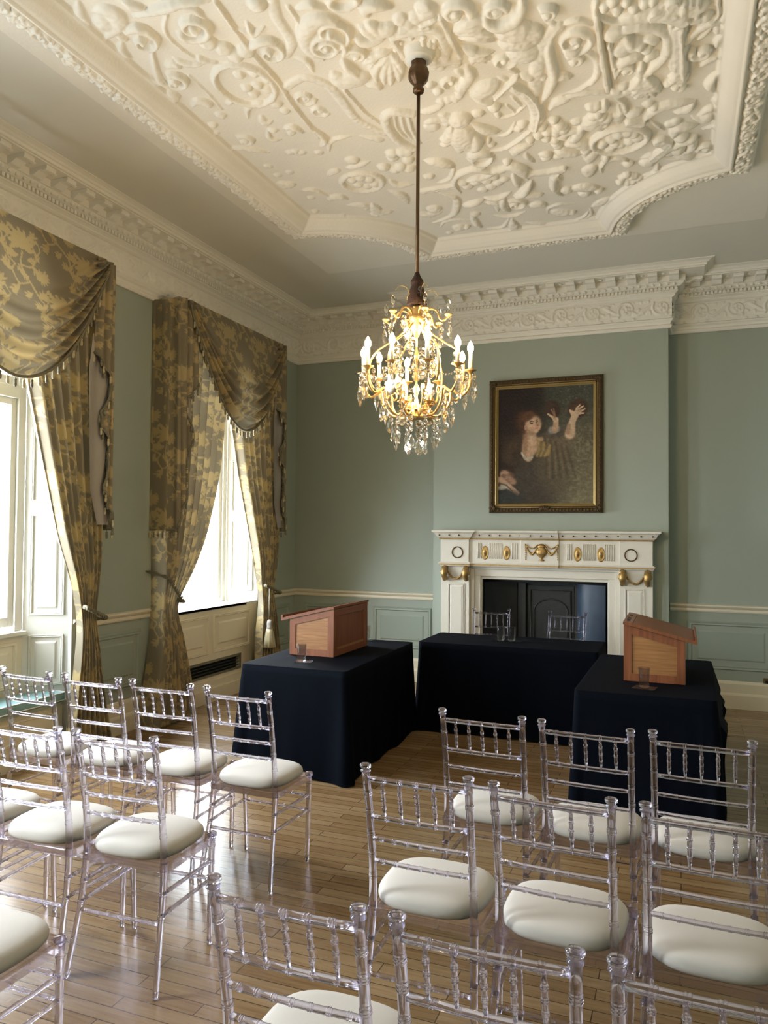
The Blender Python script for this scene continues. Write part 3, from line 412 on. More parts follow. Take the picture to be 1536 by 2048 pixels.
# ------------------------------------------------------------------ windows
def window(idx,c,seat):
    root=MB()   # frame is the root mesh
    xf=XL-WD
    root.box(xf-.10,xf,c-WI,c-WI+.07,.916,WTOP).box(xf-.10,xf,c+WI-.07,c+WI,.916,WTOP).box(xf-.099,xf-.001,c-WI+.07,c+WI-.07,3.36,WTOP)
    root.box(xf-.09,xf+.008,c-WI+.07,c+WI-.07,2.62,2.71)
    w=root.build('window_%d'%idx,M['white'],bevel=.004); w['kind']='structure'; w['label']='tall white framed window'
    s=MB()
    for z0,z1 in((.95,2.62),(2.71,3.36)):
        y0,y1=c-WI+.07,c+WI-.07
        s.box(xf-.07,xf-.02,y0+.001,y0+.05,z0,z1).box(xf-.07,xf-.02,y1-.05,y1-.001,z0,z1).box(xf-.068,xf-.022,y0+.05,y1-.05,z0,z0+.07).box(xf-.068,xf-.022,y0+.05,y1-.05,z1-.05,z1)
    s.build('sash',M['white'],w,.003)
    for z0,z1 in((1.02,2.57),(2.78,3.31)): MB().box(xf-.047,xf-.043,c-WI+.12,c+WI-.12,z0,z1).build('pane',M['pane'],w)
    dep=.03
    s=MB().box(xf-.10,xf+.05 if seat else XL+.012,c-WI-(.0 if seat else .0),c+WI,.885,.915)
    if not seat: s.prism([(XL+.012,c-WO),(XL+.012,c+WO),(xf,c+WI),(xf,c-WI)],lambda a,b,d:(a,b,d),.885,.9149)
    s.build('sill',M['white'],w,.004)
    for sg in(-1,1):                    # splayed panelled shutter cases
        A=Vector((XL+.0,c+sg*WO,0)); B=Vector((xf,c+sg*WI,0)); t=(B-A).normalized(); n=Vector((t.y,-t.x,0))*(1 if sg>0 else -1)
        if (n.y*sg)>0: n=-n
        Lw=(B-A).length; z0=0 if seat else .915
        fn=lambda a,z,d,A=A,t=t,n=n:tuple(A+t*a+n*d+Vector((0,0,z)))
        m=MB().prism([(0,z0),(Lw,z0),(Lw,WTOP),(0,WTOP)],lambda a,b,d:fn(a,b,d),-.02,0)
        zs=[(1.02,1.78),(1.86,2.42),(2.5,3.3)]+([(.12,.42),(.5,.88)] if seat else [])
        for za,zb in zs:
            frame_on(m,fn,.05,Lw-.04,za,zb,.022,.012); field_on(m,fn,.095,Lw-.085,za+.05,zb-.05,.01)
        m.box(XL-.02,XL+.018,c+sg*WO-.012,c+sg*WO+.03,.0 if seat else .9,WTOP)
        m.build('shutter_case',M['white'],w)
    m=MB().prism([(XL,c-WO),(XL,c+WO),(xf,c+WI),(xf,c-WI)],lambda a,b,d:(a,b,d),WTOP-.02,WTOP); m.build('head_soffit',M['white'],w)
    if seat:
        m=MB().box(xf-.1,xf,c-WI,c+WI,0,.9); fn=lambda a,z,d:(xf+d,a,z)
        for a0,a1 in((c-.6,c-.03),(c+.03,c+.6)): frame_on(m,fn,a0,a1,.5,.84,.03,.014); field_on(m,fn,a0+.07,a1-.07,.57,.77,.01)
        m.build('apron',M['cream'],w)
    else:
        m=MB().box(XL-.06,XL+.004,c-WO,c+WO,.0,.245).box(XL-.06,XL+.004,c-WO,c-.54,.245,.39).box(XL-.06,XL+.004,c+.54,c+WO,.245,.39).box(XL-.06,XL+.004,c-WO,c+WO,.39,.885)
        fn=lambda a,z,d:(XL+.004+d,a,z)
        for a0,a1 in((c-.72,c-.04),(c+.04,c+.72)): frame_on(m,fn,a0,a1,.46,.84,.03,.014); field_on(m,fn,a0+.08,a1-.08,.54,.76,.012)
        m.box(XL+.004,XL+.024,c-WO,c+WO,0,.2); m.box(XL+.024,XL+.04,c-WO,c+WO,0,.13)
        m.build('apron',M['cream'],w)
        g=thing('heating_grille','long dark slatted heating grille set in the cream panel under the far window','grille',(XL+.004,c,.245))
        f=MB()
        for b in((-.54,.54,-.006,.016),(-.54,.54,.129,.151)): f.box(0,.008,b[0],b[1],b[2],b[3])
        for b in((-.556,-.535),(.535,.556)): f.box(0,.008,b[0],b[1],-.006,.151)
        f.build('grille_frame',M['grilleframe'],g)
        MB().box(-.055,-.045,-.54,.54,0,.145).build('grille_backing',M['black'],g)
        for k in range(4):
            z=.03+k*.029; MB().prism([(-.03,z),(-.004,z+.012),(-.002,z+.009),(-.028,z-.004)],lambda a,b,d:(a,d,b),-.54,.54).build('slat',M['grille'],g)
    return w
window(1,WC[1],True); window(2,WC[0],False); window(3,WC[2],True)
for c,lab in((WC[1],'cream panelled box bench built into the near window recess'),):
    s=thing('bench',lab,'bench',(XL,c,0))
    m=MB().box(-.245,.0,-.80,.80,0,.37); m.box(0,.012,-.80,.80,0,.12)
    frame_on(m,lambda a,z,d:(d,a,z),-.72,-.04,.16,.34,.025,.01); frame_on(m,lambda a,z,d:(d,a,z),.04,.72,.16,.34,.025,.01)
    m.build('seat_box',M['cream'],s)
    MB().box(-.245,.03,-.82,.82,.3705,.395).build('seat_board',M['dado'],s,.004)
    cu=thing('seat_pad','pale blue pad with white piping on the bench in the near window','cushion',(XL,c,.3955))
    m=MB().box(-.23,.035,-.80,.80,0,.065); m.build('pad',M['bluecushion'],cu,.02)
    m=MB()
    for z in(.008,.062): m.tube([(-.228,-.80,z),(.034,-.80,z),(.034,.80,z),(-.228,.80,z)],.005,6)
    m.build('piping',M['piping'],cu)
# ------------------------------------------------------------------ ceiling: flat margin, raised frame, sculpted field
GX0,GX1,GY0,GY1=-3.2,.63,.86,6.68; GM=2.5; RELK=.74
CT=json.loads(CEIL)
def sdf(x,y):
    "distance inside the frame outline (positive inside): rectangle with scooped corners"
    cx,cy=-1.29,3.77; hx,hy=1.755,2.75; R=.85
    ax,ay=np.abs(x-cx),np.abs(y-cy); dr=np.minimum(hx-ax,hy-ay)
    dc=np.hypot(hx-ax,hy-ay)*1.0; dc=np.where((ax>hx)|(ay>hy),-1,dc)-R
    return np.minimum(dr,dc)
def ceil_grid(name,y0,y1,res,items,label):
    T=Relief(GX0,GX1,y0,y1,res); T.run(items)
    random.seed(5)
    # leafy ornament band following the frame
    B=Relief(GX0,GX1,y0,y1,res)
    cx,cy=-1.29,3.77; hx,hy=1.755,2.75; R=.85; a=.070
    path=[]
    def line(p,q): 
        n=max(1,int(math.dist(p,q)/.075)); path.extend([(lerp(p[0],q[0],k/n),lerp(p[1],q[1],k/n)) for k in range(n)])
    for sx in(-1,1):
        line((cx+sx*(hx-a),cy-hy+R+a),(cx+sx*(hx-a),cy+hy-R-a))
        for sy in(-1,1):
            n=int((R+a)*PI/2/.075); path.extend([(cx+sx*(hx-(R+a)*math.cos(PI/2*k/n)),cy+sy*(hy-(R+a)*math.sin(PI/2*k/n))) for k in range(1,n)])
    for sy in(-1,1): line((cx-hx+R+a,cy+sy*(hy-a)),(cx+hx-R-a,cy+sy*(hy-a)))
    for i,(x,y) in enumerate(path):
        if not(y0-.2<y<y1+.2): continue
        g=random.uniform(0,6.28)
        if i%3==0: B.spiral(.012,.030,(x,y),(x+.044*math.cos(g),y+.044*math.sin(g)),1.4*random.choice((-1,1)))
        else:
            for k in range(5): w=g+k*1.26; B.stamp(x+.032*math.cos(w),y+.032*math.sin(w),.018,.026)
        for k in range(3): B.stroke('x',.013,.026,[(x+random.uniform(-.055,.055),y+random.uniform(-.055,.055)) for _ in range(3)])
    xs=GX0+np.arange(T.nx)*res; ys_=y0+np.arange(T.ny)*res; X,Y=np.meshgrid(xs,ys_); d=sdf(X,Y)
    prof_d=[-9,0,.006,.014,.13,.136,.150,.156,.18,.215,.25,.268,.275,9]; prof_h=[0,0,.026,.042,.056,.078,.082,.068,.060,.035,-.002,-.012,-.03,-.03]
    h=np.interp(d,prof_d,prof_h)
    h=h+np.where((d>.012)&(d<.128),B.H,0)
    inside=np.clip((d-.262)/.02,0,1)
    # slow unevenness of old plaster
    rs_=np.random.RandomState(8); q_=rs_.rand(*T.H.shape)
    nb=max(1,int(.009/res))
    for _ in range(nb*2+1): q_=(np.roll(q_,1,0)+np.roll(q_,-1,0)+np.roll(q_,1,1)+np.roll(q_,-1,1)+q_)/5
    q_=(q_-q_.mean())/q_.std(); body=T.H*RELK
    body=body+np.clip(body/.012,0,1)*.0014*q_
    h=h+body*inside
    Z=ZC-h
    return fastgrid(name,np.stack([X,Y,Z],-1),M['plaster'],flip=True)
front=[]
for it in CT:     # the half of the design above the camera mirrors the far half
    v=list(it)
    n=len(v)
    for k in range(4,n,2):
        if v[0]=='o' and k==6: continue
        if v[0]=='s' and k==8: continue
        v[k]=754-v[k]
    if v[0]=='s': v[7]=-v[7]
    front.append(v)
both=CT+[v for v in front if all(y<265 for y in v[4::2][: (1 if v[0]=='o' else 2 if v[0]=='s' else 99)])]
# pendant ring of the rose
o=ceil_grid('ceiling',GM,GY1,.0068,both,''); o['kind']='structure'; o['label']='ornate white plaster ceiling field with scrolls, shells and medallions'
o=ceil_grid('ceiling',GY0,GM,.02,both,''); o['kind']='structure'
cb=MB()
for x0,x1,y0,y1 in((XL-.2,GX0,YS-.2,YB+.3),(GX1,XR+.2,YS-.2,YB+.3),(GX0,GX1,YS-.2,GY0),(GX0,GX1,GY1,YB+.3)): cb.add([(x0,y0,ZC),(x1,y0,ZC),(x1,y1,ZC),(x0,y1,ZC)],[(3,2,1,0)])
cb.box(XL-.45,XR+.2,YS-.2,YB+.3,ZC+.12,ZC+.2)
struct('ceiling',cb,M['ceil'],'flat off-white ceiling margin')
# plaster rose collar that carries the chandelier
CHX,CHY=-1.29,3.77
m=MB().lathe([(.19,.04),(.185,.025),(.165,.018),(.150,.022),(.095,.020),(.092,.008),(.074,.0),(.074,-.020),(.066,-.027),(.054,-.027),(.052,-.036),(0,-.036)],(CHX,CHY,ZC+.01),32)
for k in range(12):
    a=2*PI*k/12; m.lathe([(0,-.014),(.013,-.009),(.018,0),(.014,.02)],(CHX+.123*math.cos(a),CHY+.123*math.sin(a),ZC+.03),8)
struct('trim_ceiling_rose',m,M['plaster'],'plaster collar at the centre of the ceiling')
# ------------------------------------------------------------------ fireplace
FP=thing('fireplace','white painted fireplace surround with gilded ornaments on the chimney breast','fireplace',(-1.293,YR,0))
def P(name,mb,mat,par=FP,bev=0): return mb.build(name,M[mat],par,bev)
x=lambda w:w+1.293
yb=-.125
for sg in(-1,1):
    xo,xi=sg*1.048,sg*.745
    m=MB().box(xo,xi,yb,.0,0,1.335); pl=P('pilaster',m,'ivory',bev=.003)
    a0,a1=sorted((sg*.955,sg*.81)); m=MB(); fn=lambda a,z,d:(a,yb-d,z)
    frame_on(m,fn,a0-.02,a1+.02,.16,1.14,.016,.008); field_on(m,fn,a0+.004,a1-.004,.184,1.116,.004); P('panel',m,'ivory',pl)
    m=MB(); 
    for q in((a0-.004,a0-.001),(a1+.001,a1+.004)): m.box(q[0],q[1],yb-.0035,yb,.17,1.13)
    m.box(a0,a1,yb-.0035,yb,1.127,1.130); P('dark_line',m,'bronze',pl)
    m=MB().box(xo+sg*.012,xi-sg*.012,yb-.02,.0,0,.15); P('plinth',m,'ivory',pl,.004)
    # ram-mask scrolls and hanging garland
    for q,sp_ in((sg*1.0,-1),(sg*.775,1)) if sg<0 else ((sg*.775,-1),(sg*1.0,1)):
        m=MB()
        pts=[(q,yb-.012,1.305),(q-sp_*-.0,yb-.045,1.27),(q,yb-.055,1.225),(q,yb-.03,1.19),(q+sp_*.01,yb-.02,1.17)]
        m.tube(catmull(pts,12),[lerp(.036,.014,abs(k/12-.3)*1.15) for k in range(13)],10)
        sc=[(q+sp_*(.014+.040*(1-t*.9)*math.cos(1.2+t*9)),yb-.042,1.256+.040*(1-t*.9)*math.sin(1.2+t*9)) for t in np.linspace(0,1,26)]
        m.tube(sc,[lerp(.017,.007,k/25) for k in range(26)],8)
        m.lathe([(0,-.012),(.01,-.008),(.012,0),(.008,.01),(0,.013)],(q,yb-.05,1.21),8)
        P('ram_mask',m,'gilt')
    c0,c1=(-.965,-.81) if sg<0 else (.81,.965)
    m=MB(); n=15
    for k in range(n+1):
        t=k/n; xx=lerp(c0,c1,t); zz=1.25-.065*(1-(2*t-1)**2); m.lathe([(0,-.011),(.010,-.006),(.013,0),(.010,.006),(0,.011)],(xx,yb-.018,zz),7)
    P('garland',m,'gilt')
# architrave around the opening
m=MB()
for s_,(w0,w1,y0) in enumerate(((.745,.700,-.085),(.700,.640,-.065),(.640,.627,-.045))):
    for sg in(-1,1): m.box(sg*w0,sg*w1,y0,0,0,(1.29,1.215,1.186)[s_])
m.box(-.745,.745,-.085,0,1.29,1.335).box(-.7,.7,-.065,0,1.215,1.29).box(-.64,.64,-.045,0,1.186,1.215)
P('architrave',m,'ivory',bev=.004)
# frieze
m=MB().box(-1.048,1.048,yb,0,1.335,1.62)
for sg in(-1,1): m.box(sg*1.048,sg*.745,yb-.022,yb,1.36,1.60)
m.box(-.21,.17,yb-.016,yb,1.36,1.60); fz=P('frieze',m,'ivory',bev=.003)
m=MB()
for a0,a1 in((-.66,-.615),(-.54,-.40),(-.31,-.24),(.24,.30),(.39,.52),(.60,.70)):
    n=max(3,int((a1-a0)/.018)); 
    for k in range(n): xx=lerp(a0,a1,(k+.5)/n); m.tube([(xx,yb-.002,1.40),(xx,yb-.002,1.56)],.0055,6)
P('fluting',m,'ivory',fz)
for cx in(-.867,.85):
    m=MB(); n=36; ring=[(cx+.056*math.cos(2*PI*k/n),yb-.026,1.46+.056*math.sin(2*PI*k/n)) for k in range(n+1)]; m.tube(ring,.0055,6,cap=False); P('ring_moulding',m,'bronze',fz)
for cx in(-.58,-.357,.349,.572):
    m=MB(); n=24; rr=[(0,-.02),(.010,-.019),(.014,-.012),(.02,-.010),(.033,-.007),(.037,-.010),(.040,-.005),(.041,0)]
    vs=[];  k0=len(m.v)
    for r,d in rr:
        for k in range(n): w=2*PI*k/n; q=r*(1+(.06*math.cos(12*w) if .018<r<.035 else 0)); vs.append((cx+q*.92*math.cos(w),yb+d,1.46+q*1.75*math.sin(w)))
    m.add(vs,[(i*n+k,i*n+(k+1)%n,(i+1)*n+(k+1)%n,(i+1)*n+k) for i in range(len(rr)-1) for k in range(n)],True); P('oval_patera',m,'gilt')
    MB().lathe([(0,-.006),(.011,-.002),(.011,.002),(0,.006)],(0,0,0),10).xf(Matrix.Translation((cx,yb-.02,1.46))@Matrix.Rotation(PI/2,4,'X')).build('boss',M['frameedge'],FP)
# urn with swags
m=MB(); yu=yb-.024
m.lathe([(0,1.385),(.028,1.388),(.026,1.398),(.008,1.405),(.012,1.415),(.045,1.45),(.056,1.475),(.05,1.50),(.03,1.512),(.034,1.52),(.046,1.528),(.03,1.54),(.022,1.556),(0,1.56)],(0,yu,0),20,sy=.4,rib=.05,nr=10)
P('urn',m,'gilt')
for sg in(-1,1):
    m=MB(); n=16
    for k in range(n+1):
        t=k/n; xx=sg*lerp(.04,.155,t); zz=1.53-.075*math.sin(PI*t)-.0*t; r=.009+.007*math.sin(PI*t); m.lathe([(0,-r),(r,0),(0,r)],(xx,yu+.004,zz),7)
    m.tube(catmull([(sg*.035,yu,1.55),(sg*.09,yu,1.51),(sg*.155,yu,1.54)],10),[.006]*11,6)
    for k in range(7): r=.013-.0012*k; m.lathe([(0,-.012),(r,0),(0,.012)],(sg*.158,yu+.004,1.535-.022*k),7)
    m.lathe([(0,-.014),(.015,0),(0,.014)],(sg*.158,yu,1.545),8); P('swag_drop',m,'gilt')
# mouldings + shelf with break-forward blocks
def bf(d0,blk,tab): # front outline of a breakfront layer
    xs=[-1.048-d0,-.745,-.745,-.21,-.21,.17,.17,.745,.745,1.048+d0]; o=[blk,blk,0,0,tab,tab,0,0,blk,blk]
    return [(a+(d0 if k==1 or k==9 and False else 0),yb-d0-b) for k,(a,b) in enumerate(zip(xs,o))]
def layer(mb,z0,z1,d0,d1,blk=.022,tab=.016):
    for (z,dd,z2,dd2) in((z0,d0,z1,d1),):
        A=bf(dd,blk,tab)+[(1.048+dd,0),(-1.048-dd,0)]; B=bf(dd2,blk,tab)+[(1.048+dd2,0),(-1.048-dd2,0)]
        n=len(A); vs=[(p[0],p[1],z) for p in A]+[(p[0],p[1],z2) for p in B]
        mb.add(vs,[tuple(range(n)),tuple(range(2*n-1,n-1,-1))]+[(k,(k+1)%n,n+(k+1)%n,n+k) for k in range(n)])
m=MB(); layer(m,1.318,1.328,.006,.012); layer(m,1.341,1.352,.02,.024); layer(m,1.352,1.362,.014,.006); P('lower_moulding',m,'ivory')
m=MB(); layer(m,1.328,1.341,.014,.014); P('gilt_bead',m,'gilt')
m=MB(); layer(m,1.594,1.607,.012,.014); P('gilt_bead',m,'gilt')
m=MB(); layer(m,1.607,1.618,.016,.03); layer(m,1.618,1.655,.032,.052); layer(m,1.655,1.668,.056,.07); layer(m,1.668,1.688,.078,.078); P('mantel_shelf',m,'ivory',bev=.002)
for k in range(21):
    xx=-1.05+k*.105; o_=.022 if abs(xx)>.745 else .016 if -.21<xx<.17 else 0
    MB().lathe([(0,-.009),(.007,-.006),(.009,0),(.007,.006),(0,.009)],(xx,yb-.047-o_,1.637),8).build('stud',M['bronze'],FP)
# firebox: slate slips, iron back, black cheek with window light painted blue
fx=thing('firebox','dark cast iron fireplace interior with arched fireback and black cheek painted with blue window light','fireplace insert',(-1.293,YR,0))
m=MB().box(-.64,.64,.262,.27,0,1.2).box(-.64,-.628,.0,.262,0,1.2).box(-.64,.64,.0,.262,1.188,1.2).box(.628,.64,0,.262,0,1.2)
m.box(-.628,.628,.02,.262,0,.03); P('slate_lining',m,'black',fx)
m=MB().box(-.20,.27,.225,.262,.03,1.12); arc=[(.035+.17*math.cos(a),.205,.86+.12*math.sin(a)) for a in np.linspace(0,PI,17)]
m.tube([(.205,.222,.2)]+[(a[0],.222,a[2]) for a in arc]+[(-.135,.222,.2)],.008,6); m.tube([(-.17,.222,.1),(-.17,.222,1.07),(.24,.222,1.07),(.24,.222,.1)],.01,6); P('fireback',m,'iron',fx)
m=MB()
pr=[(.30+.30*(1-math.cos(t)),.24-.20*math.sin(t)) for t in np.linspace(0,PI/2,12)]
P_=np.array([[(a,b,z) for a,b in pr] for z in(.03,1.15)]); m.grid(P_); P('cheek',m,'navy',fx)
m=MB(); P_=np.array([[(-a-.0,b,z) for a,b in [(.32,.24),(.45,.21),(.56,.10),(.62,.02)]] for z in(.03,1.15)]); m.grid(P_); P('cheek',m,'black',fx)
m=MB().box(-.26,-.22,.19,.26,.03,1.14).box(.28,.31,.19,.26,.03,1.14); P('iron_jamb',m,'iron',fx)
# brass socket plate on the skirting
s_=thing('socket_plate','small dark brass socket plate above the skirting right of the fireplace','socket',(.79,YB,.272))
MB().box(-.06,.06,-.008,0,-.037,.037).build('plate',M['brassplate'],s_,.002)
for q in(-.03,.03): MB().box(q-.012,q+.012,-.010,-.008,-.014,.014).build('socket_insert',M['black'],s_)
# ------------------------------------------------------------------ painting (generic dark figure piece)
PXa,PXb,PZa,PZb=-1.855,-.709,1.872,3.247
pt=thing('framed_painting','large dark oil painting of a woman with raised arms in a gilded frame','painting',((PXa+PXb)/2,YR,PZa))
W_=PXb-PXa; H_=PZb-PZa; fw=.095
NX,NZ=240,290
uu,vv=np.meshgrid(np.linspace(0,1,NX),np.linspace(0,1,NZ))   # v up
rs=np.random.RandomState(4)
def blur(a,n):
    for _ in range(n): a=(np.roll(a,1,0)+np.roll(a,-1,0)+np.roll(a,1,1)+np.roll(a,-1,1)+a)/5
    return a
nz=blur(rs.rand(NZ,NX),12); nz=(nz-nz.mean())/nz.std(); nf=blur(rs.rand(NZ,NX),2); nf=(nf-nf.mean())/nf.std()
img=np.zeros((NZ,NX,3)); 
def over(mask,col):
    global img
    img=img*(1-mask[...,None])+np.array(col)*mask[...,None]
def sg_(x): return 1/(1+np.exp(-np.clip(x,-30,30)))
img[:]=(.014,.007,.007)
nz=blur(rs.rand(NZ,NX),40); nz=(nz-nz.mean())/nz.std(); nf=blur(rs.rand(NZ,NX),3); nf=(nf-nf.mean())/nf.std()
ns=blur(np.repeat(rs.rand(NZ,NX//6+1),6,1)[:,:NX],4); ns=(ns-ns.mean())/ns.std(); nv_=blur(np.repeat(rs.rand(NZ//7+1,NX),7,0)[:NZ],3); nv_=(nv_-nv_.mean())/nv_.std()
over(sg_((uu-.50)*60)*.95,(.040,.045,.036)); over(sg_((uu-.62)*9)*sg_((vv-.62)*9)*.7,(.060,.066,.050))
over(sg_((uu-.62)*12)*sg_((.72-vv)*10)*.8,(.115,.10,.06)); over(sg_((uu-.70)*9)*sg_((.45-vv)*9)*.7,(.16,.135,.08)); over(sg_((uu-.72)*12)*sg_((.22-vv)*12)*.6,(.22,.185,.11))
# walls and foliage of the background
over(sg_((uu-.80)*40)*sg_((.62-vv)*40)*sg_((vv-.40)*40)*np.clip(.4+.4*nv_,0,1),(.19,.16,.10)); over(sg_((uu-.55)*30)*np.exp(-((vv-.385+.02*nz)/.008)**2)*.5,(.20,.17,.11)); over(np.clip(ns-.6,0,1)*sg_((uu-.5)*10)*sg_((.5-vv)*12)*.45,(.24,.20,.12))
over(np.clip(nf-.9,0,1)*sg_((uu-.62)*20)*sg_((vv-.70)*20)*.35,(.17,.19,.15))
def blob(cx,cy,rx,ry,col,rot=0,soft=9,op=1,asp=.82,wob=.02):
    dx=(uu-cx)*asp; dy=vv-cy; c,s=math.cos(rot),math.sin(rot); a=(dx*c+dy*s)/(rx*asp); b=(-dx*s+dy*c)/ry; over(sg_((1-np.hypot(a,b)+wob*nz)*soft)*op,col)
def limb(p,col,soft=14,op=1):
    best=np.full_like(uu,9.)
    for i in range(len(p)-1):
        (x0,y0,r0),(x1,y1,r1)=p[i],p[i+1]; dx,dy=(x1-x0)*.82,y1-y0; t=np.clip((((uu-x0)*.82)*dx+(vv-y0)*dy)/(dx*dx+dy*dy),0,1)
        best=np.minimum(best,np.hypot((uu-x0)*.82-t*dx,vv-y0-t*dy)/(r0+(r1-r0)*t))
    over(sg_((1-best)*soft)*op,col)
skin=(.47,.31,.20); lit=(.58,.41,.28); shd=(.27,.15,.09)
# dress and cloak
blob(.40,.22,.27,.36,(.052,.042,.030),op=.97,soft=7); blob(.60,.35,.17,.25,(.105,.082,.05),.15,5,.9); blob(.60,.52,.20,.075,(.12,.09,.055),.25,7,.95); blob(.72,.55,.085,.075,(.14,.11,.07),.1,7,.95)
blob(.16,.46,.13,.12,(.045,.026,.014),.7,5,.9); limb([(.30,.62,.03),(.16,.50,.035),(.10,.40,.04)],(.060,.036,.018),5,.7)
for k in range(9):
    a=.50+.028*k; limb([(a,.56-.01*k,.008),(a+.02,.42,.012),(a+.01+.01*k,.22,.006)],((.17,.135,.08) if k%2 else (.06,.045,.03)),3,.55)
# discs held up by the hands
blob(.575,.80,.085,.078,(.040,.020,.014),.3,14,.97); blob(.575,.80,.062,.057,(.065,.036,.022),.3,8,.6); blob(.835,.795,.105,.082,(.050,.026,.016),.4,14,.97); blob(.82,.80,.08,.062,(.085,.045,.026),.4,7,.6)
# far arm
limb([(.565,.60,.045),(.60,.615,.045),(.64,.60,.04)],(.085,.07,.055),9); limb([(.575,.625,.030),(.62,.632,.028)],(.30,.28,.26),9,.8)
limb([(.605,.625,.026),(.615,.68,.021),(.612,.71,.022)],skin); limb([(.612,.71,.020),(.575,.735,.010),(.53,.762,.006)],lit,18); limb([(.60,.72,.012),(.60,.76,.006)],skin,18)
for q in((.565,.80),(.59,.805)): limb([(.605,.735,.008),(q[0],q[1],.005)],shd,16,.8)
# near arm
limb([(.755,.585,.040),(.765,.64,.034),(.785,.70,.025)],lit,12); limb([(.735,.60,.02),(.75,.66,.014)],shd,7,.6); limb([(.785,.70,.025),(.805,.735,.028),(.815,.755,.026)],lit)
for q in((.775,.775,.79,.0),(.825,.80,.855,.825),(.85,.795,.89,.815),(.865,.775,.905,.79),(.86,.755,.895,.755)):
    limb([(.81,.745,.012),(q[0],q[1],.0085)],lit,20); 
    if q[3]: limb([(q[0],q[1],.008),(q[2],q[3],.005)],lit,20)
limb([(.785,.735,.010),(.762,.772,.008),(.758,.785,.006)],lit,18)
for q in((.835,.775,.865,.80),(.845,.765,.88,.785)): limb([(q[0],q[1],.0025),(q[2],q[3],.0025)],shd,6,.8)
# chest, neck, head
blob(.355,.50,.085,.085,skin,-.25,12,1); limb([(.33,.47,.05),(.33,.40,.035)],skin,12); limb([(.34,.60,.042),(.345,.52,.05)],skin,12); limb([(.36,.60,.03),(.39,.54,.03)],lit,7,.7); limb([(.41,.53,.03),(.46,.55,.02)],skin,9,.8)
limb([(.295,.60,.02),(.30,.50,.02),(.29,.42,.015)],shd,6,.7)
blob(.30,.70,.115,.095,(.05,.022,.012),.5,9,.97); blob(.33,.735,.10,.055,(.085,.038,.02),-.3,8,.9)
blob(.375,.672,.080,.078,skin,-.5,14,1,wob=.0); blob(.352,.685,.05,.05,lit,-.4,6,.7,wob=0); blob(.425,.655,.030,.035,skin,-.3,12,1,wob=0)
limb([(.295,.64,.02),(.335,.605,.02),(.38,.60,.014)],shd,6,.55); blob(.318,.745,.075,.036,(.10,.045,.022),.5,9,.95); blob(.27,.66,.035,.055,(.06,.028,.014),.2,9,.95); blob(.30,.655,.014,.022,(.40,.22,.14),0,12,.9)
limb([(.345,.700,.004),(.362,.708,.005),(.382,.702,.003)],(.07,.035,.02),12); limb([(.352,.686,.006),(.372,.689,.006)],(.05,.025,.018),10,.9); limb([(.410,.714,.003),(.425,.716,.003)],(.07,.035,.02),10); limb([(.412,.700,.005),(.424,.702,.004)],(.05,.025,.018),10,.9)
limb([(.405,.697,.004),(.424,.668,.006)],shd,6,.6); limb([(.424,.668,.005),(.434,.668,.004)],(.30,.14,.09),12,.9); limb([(.402,.646,.005),(.430,.645,.004)],(.34,.10,.08),12,.95); blob(.372,.655,.02,.016,(.55,.27,.19),0,6,.6,wob=0); blob(.41,.62,.02,.012,lit,0,8,.6,wob=0)
limb([(.26,.44,.008),(.29,.395,.010),(.33,.385,.012),(.37,.40,.008)],(.50,.45,.34),10,.9)
for k in range(5): limb([(.43+.03*k,.54-.012*k,.012),(.45+.02*k,.47-.01*k,.016),(.42+.02*k,.41,.01)],((.36,.25,.09),(.15,.11,.06))[k%2],5,.8)
# child at the lower left
blob(.10,.285,.085,.05,(.035,.018,.012),.2,8,.95); blob(.085,.255,.055,.035,(.42,.26,.17),-.5,10,1); blob(.07,.245,.03,.02,(.05,.03,.02),-.4,8,.7); blob(.14,.245,.04,.03,(.13,.07,.045),0,7,.8)
limb([(.03,.21,.03),(.09,.175,.028),(.17,.125,.020),(.215,.095,.018)],(.42,.27,.18),12); blob(.06,.15,.06,.022,(.40,.36,.29),.2,8,.85); limb([(.02,.185,.008),(.10,.165,.007),(.16,.115,.005)],(.06,.04,.03),9,.8); blob(.12,.06,.16,.065,(.028,.032,.030),0,6,.95); blob(.15,.205,.05,.03,(.34,.20,.13),-.5,8,.8)
img=img*np.clip(1+.06*nz+.05*nf+.05*ns,.6,1.5)[...,None]
m_,nt,out=newmat('oil_paint'); b=N(nt,'BsdfPrincipled'); b.inputs['Roughness'].default_value=.55; b.inputs['Specular IOR Level'].default_value=.25; a=N(nt,'Attribute'); a.attribute_name='paint'; nt.links.new(a.outputs['Color'],b.inputs['Base Color']); nt.links.new(b.outputs[0],out.inputs[0])
Pn=np.stack([lerp(-W_/2+fw-.01,W_/2-fw+.01,uu),np.full_like(uu,-.028)-.0006*nf,lerp(fw-.01,H_-fw+.01,vv)],-1)
fastgrid('canvas',Pn,m_,pt,{'paint':img})
pr=[(0,-.004),(0,-.03),(.006,-.04),(.012,-.050),(.022,-.058),(.034,-.060),(.044,-.052),(.050,-.044),(.058,-.042),(.066,-.047),(.074,-.050),(.080,-.046),(.086,-.036),(.095,-.030)]
def fring(o,d): return [(-W_/2+o,d,o),(W_/2-o,d,o),(W_/2-o,d,H_-o),(-W_/2+o,d,H_-o)]
m=MB(); R=[fring(o,d) for o,d in pr[:10]]
for i in range(len(R)-1): m.add(R[i]+R[i+1],[(k,(k+1)%4,4+(k+1)%4,4+k) for k in range(4)])
m.box(-W_/2+.004,W_/2-.004,-.02,-.002,.004,H_-.004)
n=int(W_/.034)
for e in(0,1):
    for k in range(n): xx=-W_/2+.02+(W_-.04)*(k+.5)/n; m.lathe([(0,-.016),(.008,-.01),(.010,0),(.008,.01),(0,.016)],(xx,-.057,.030 if e==0 else H_-.030),6)
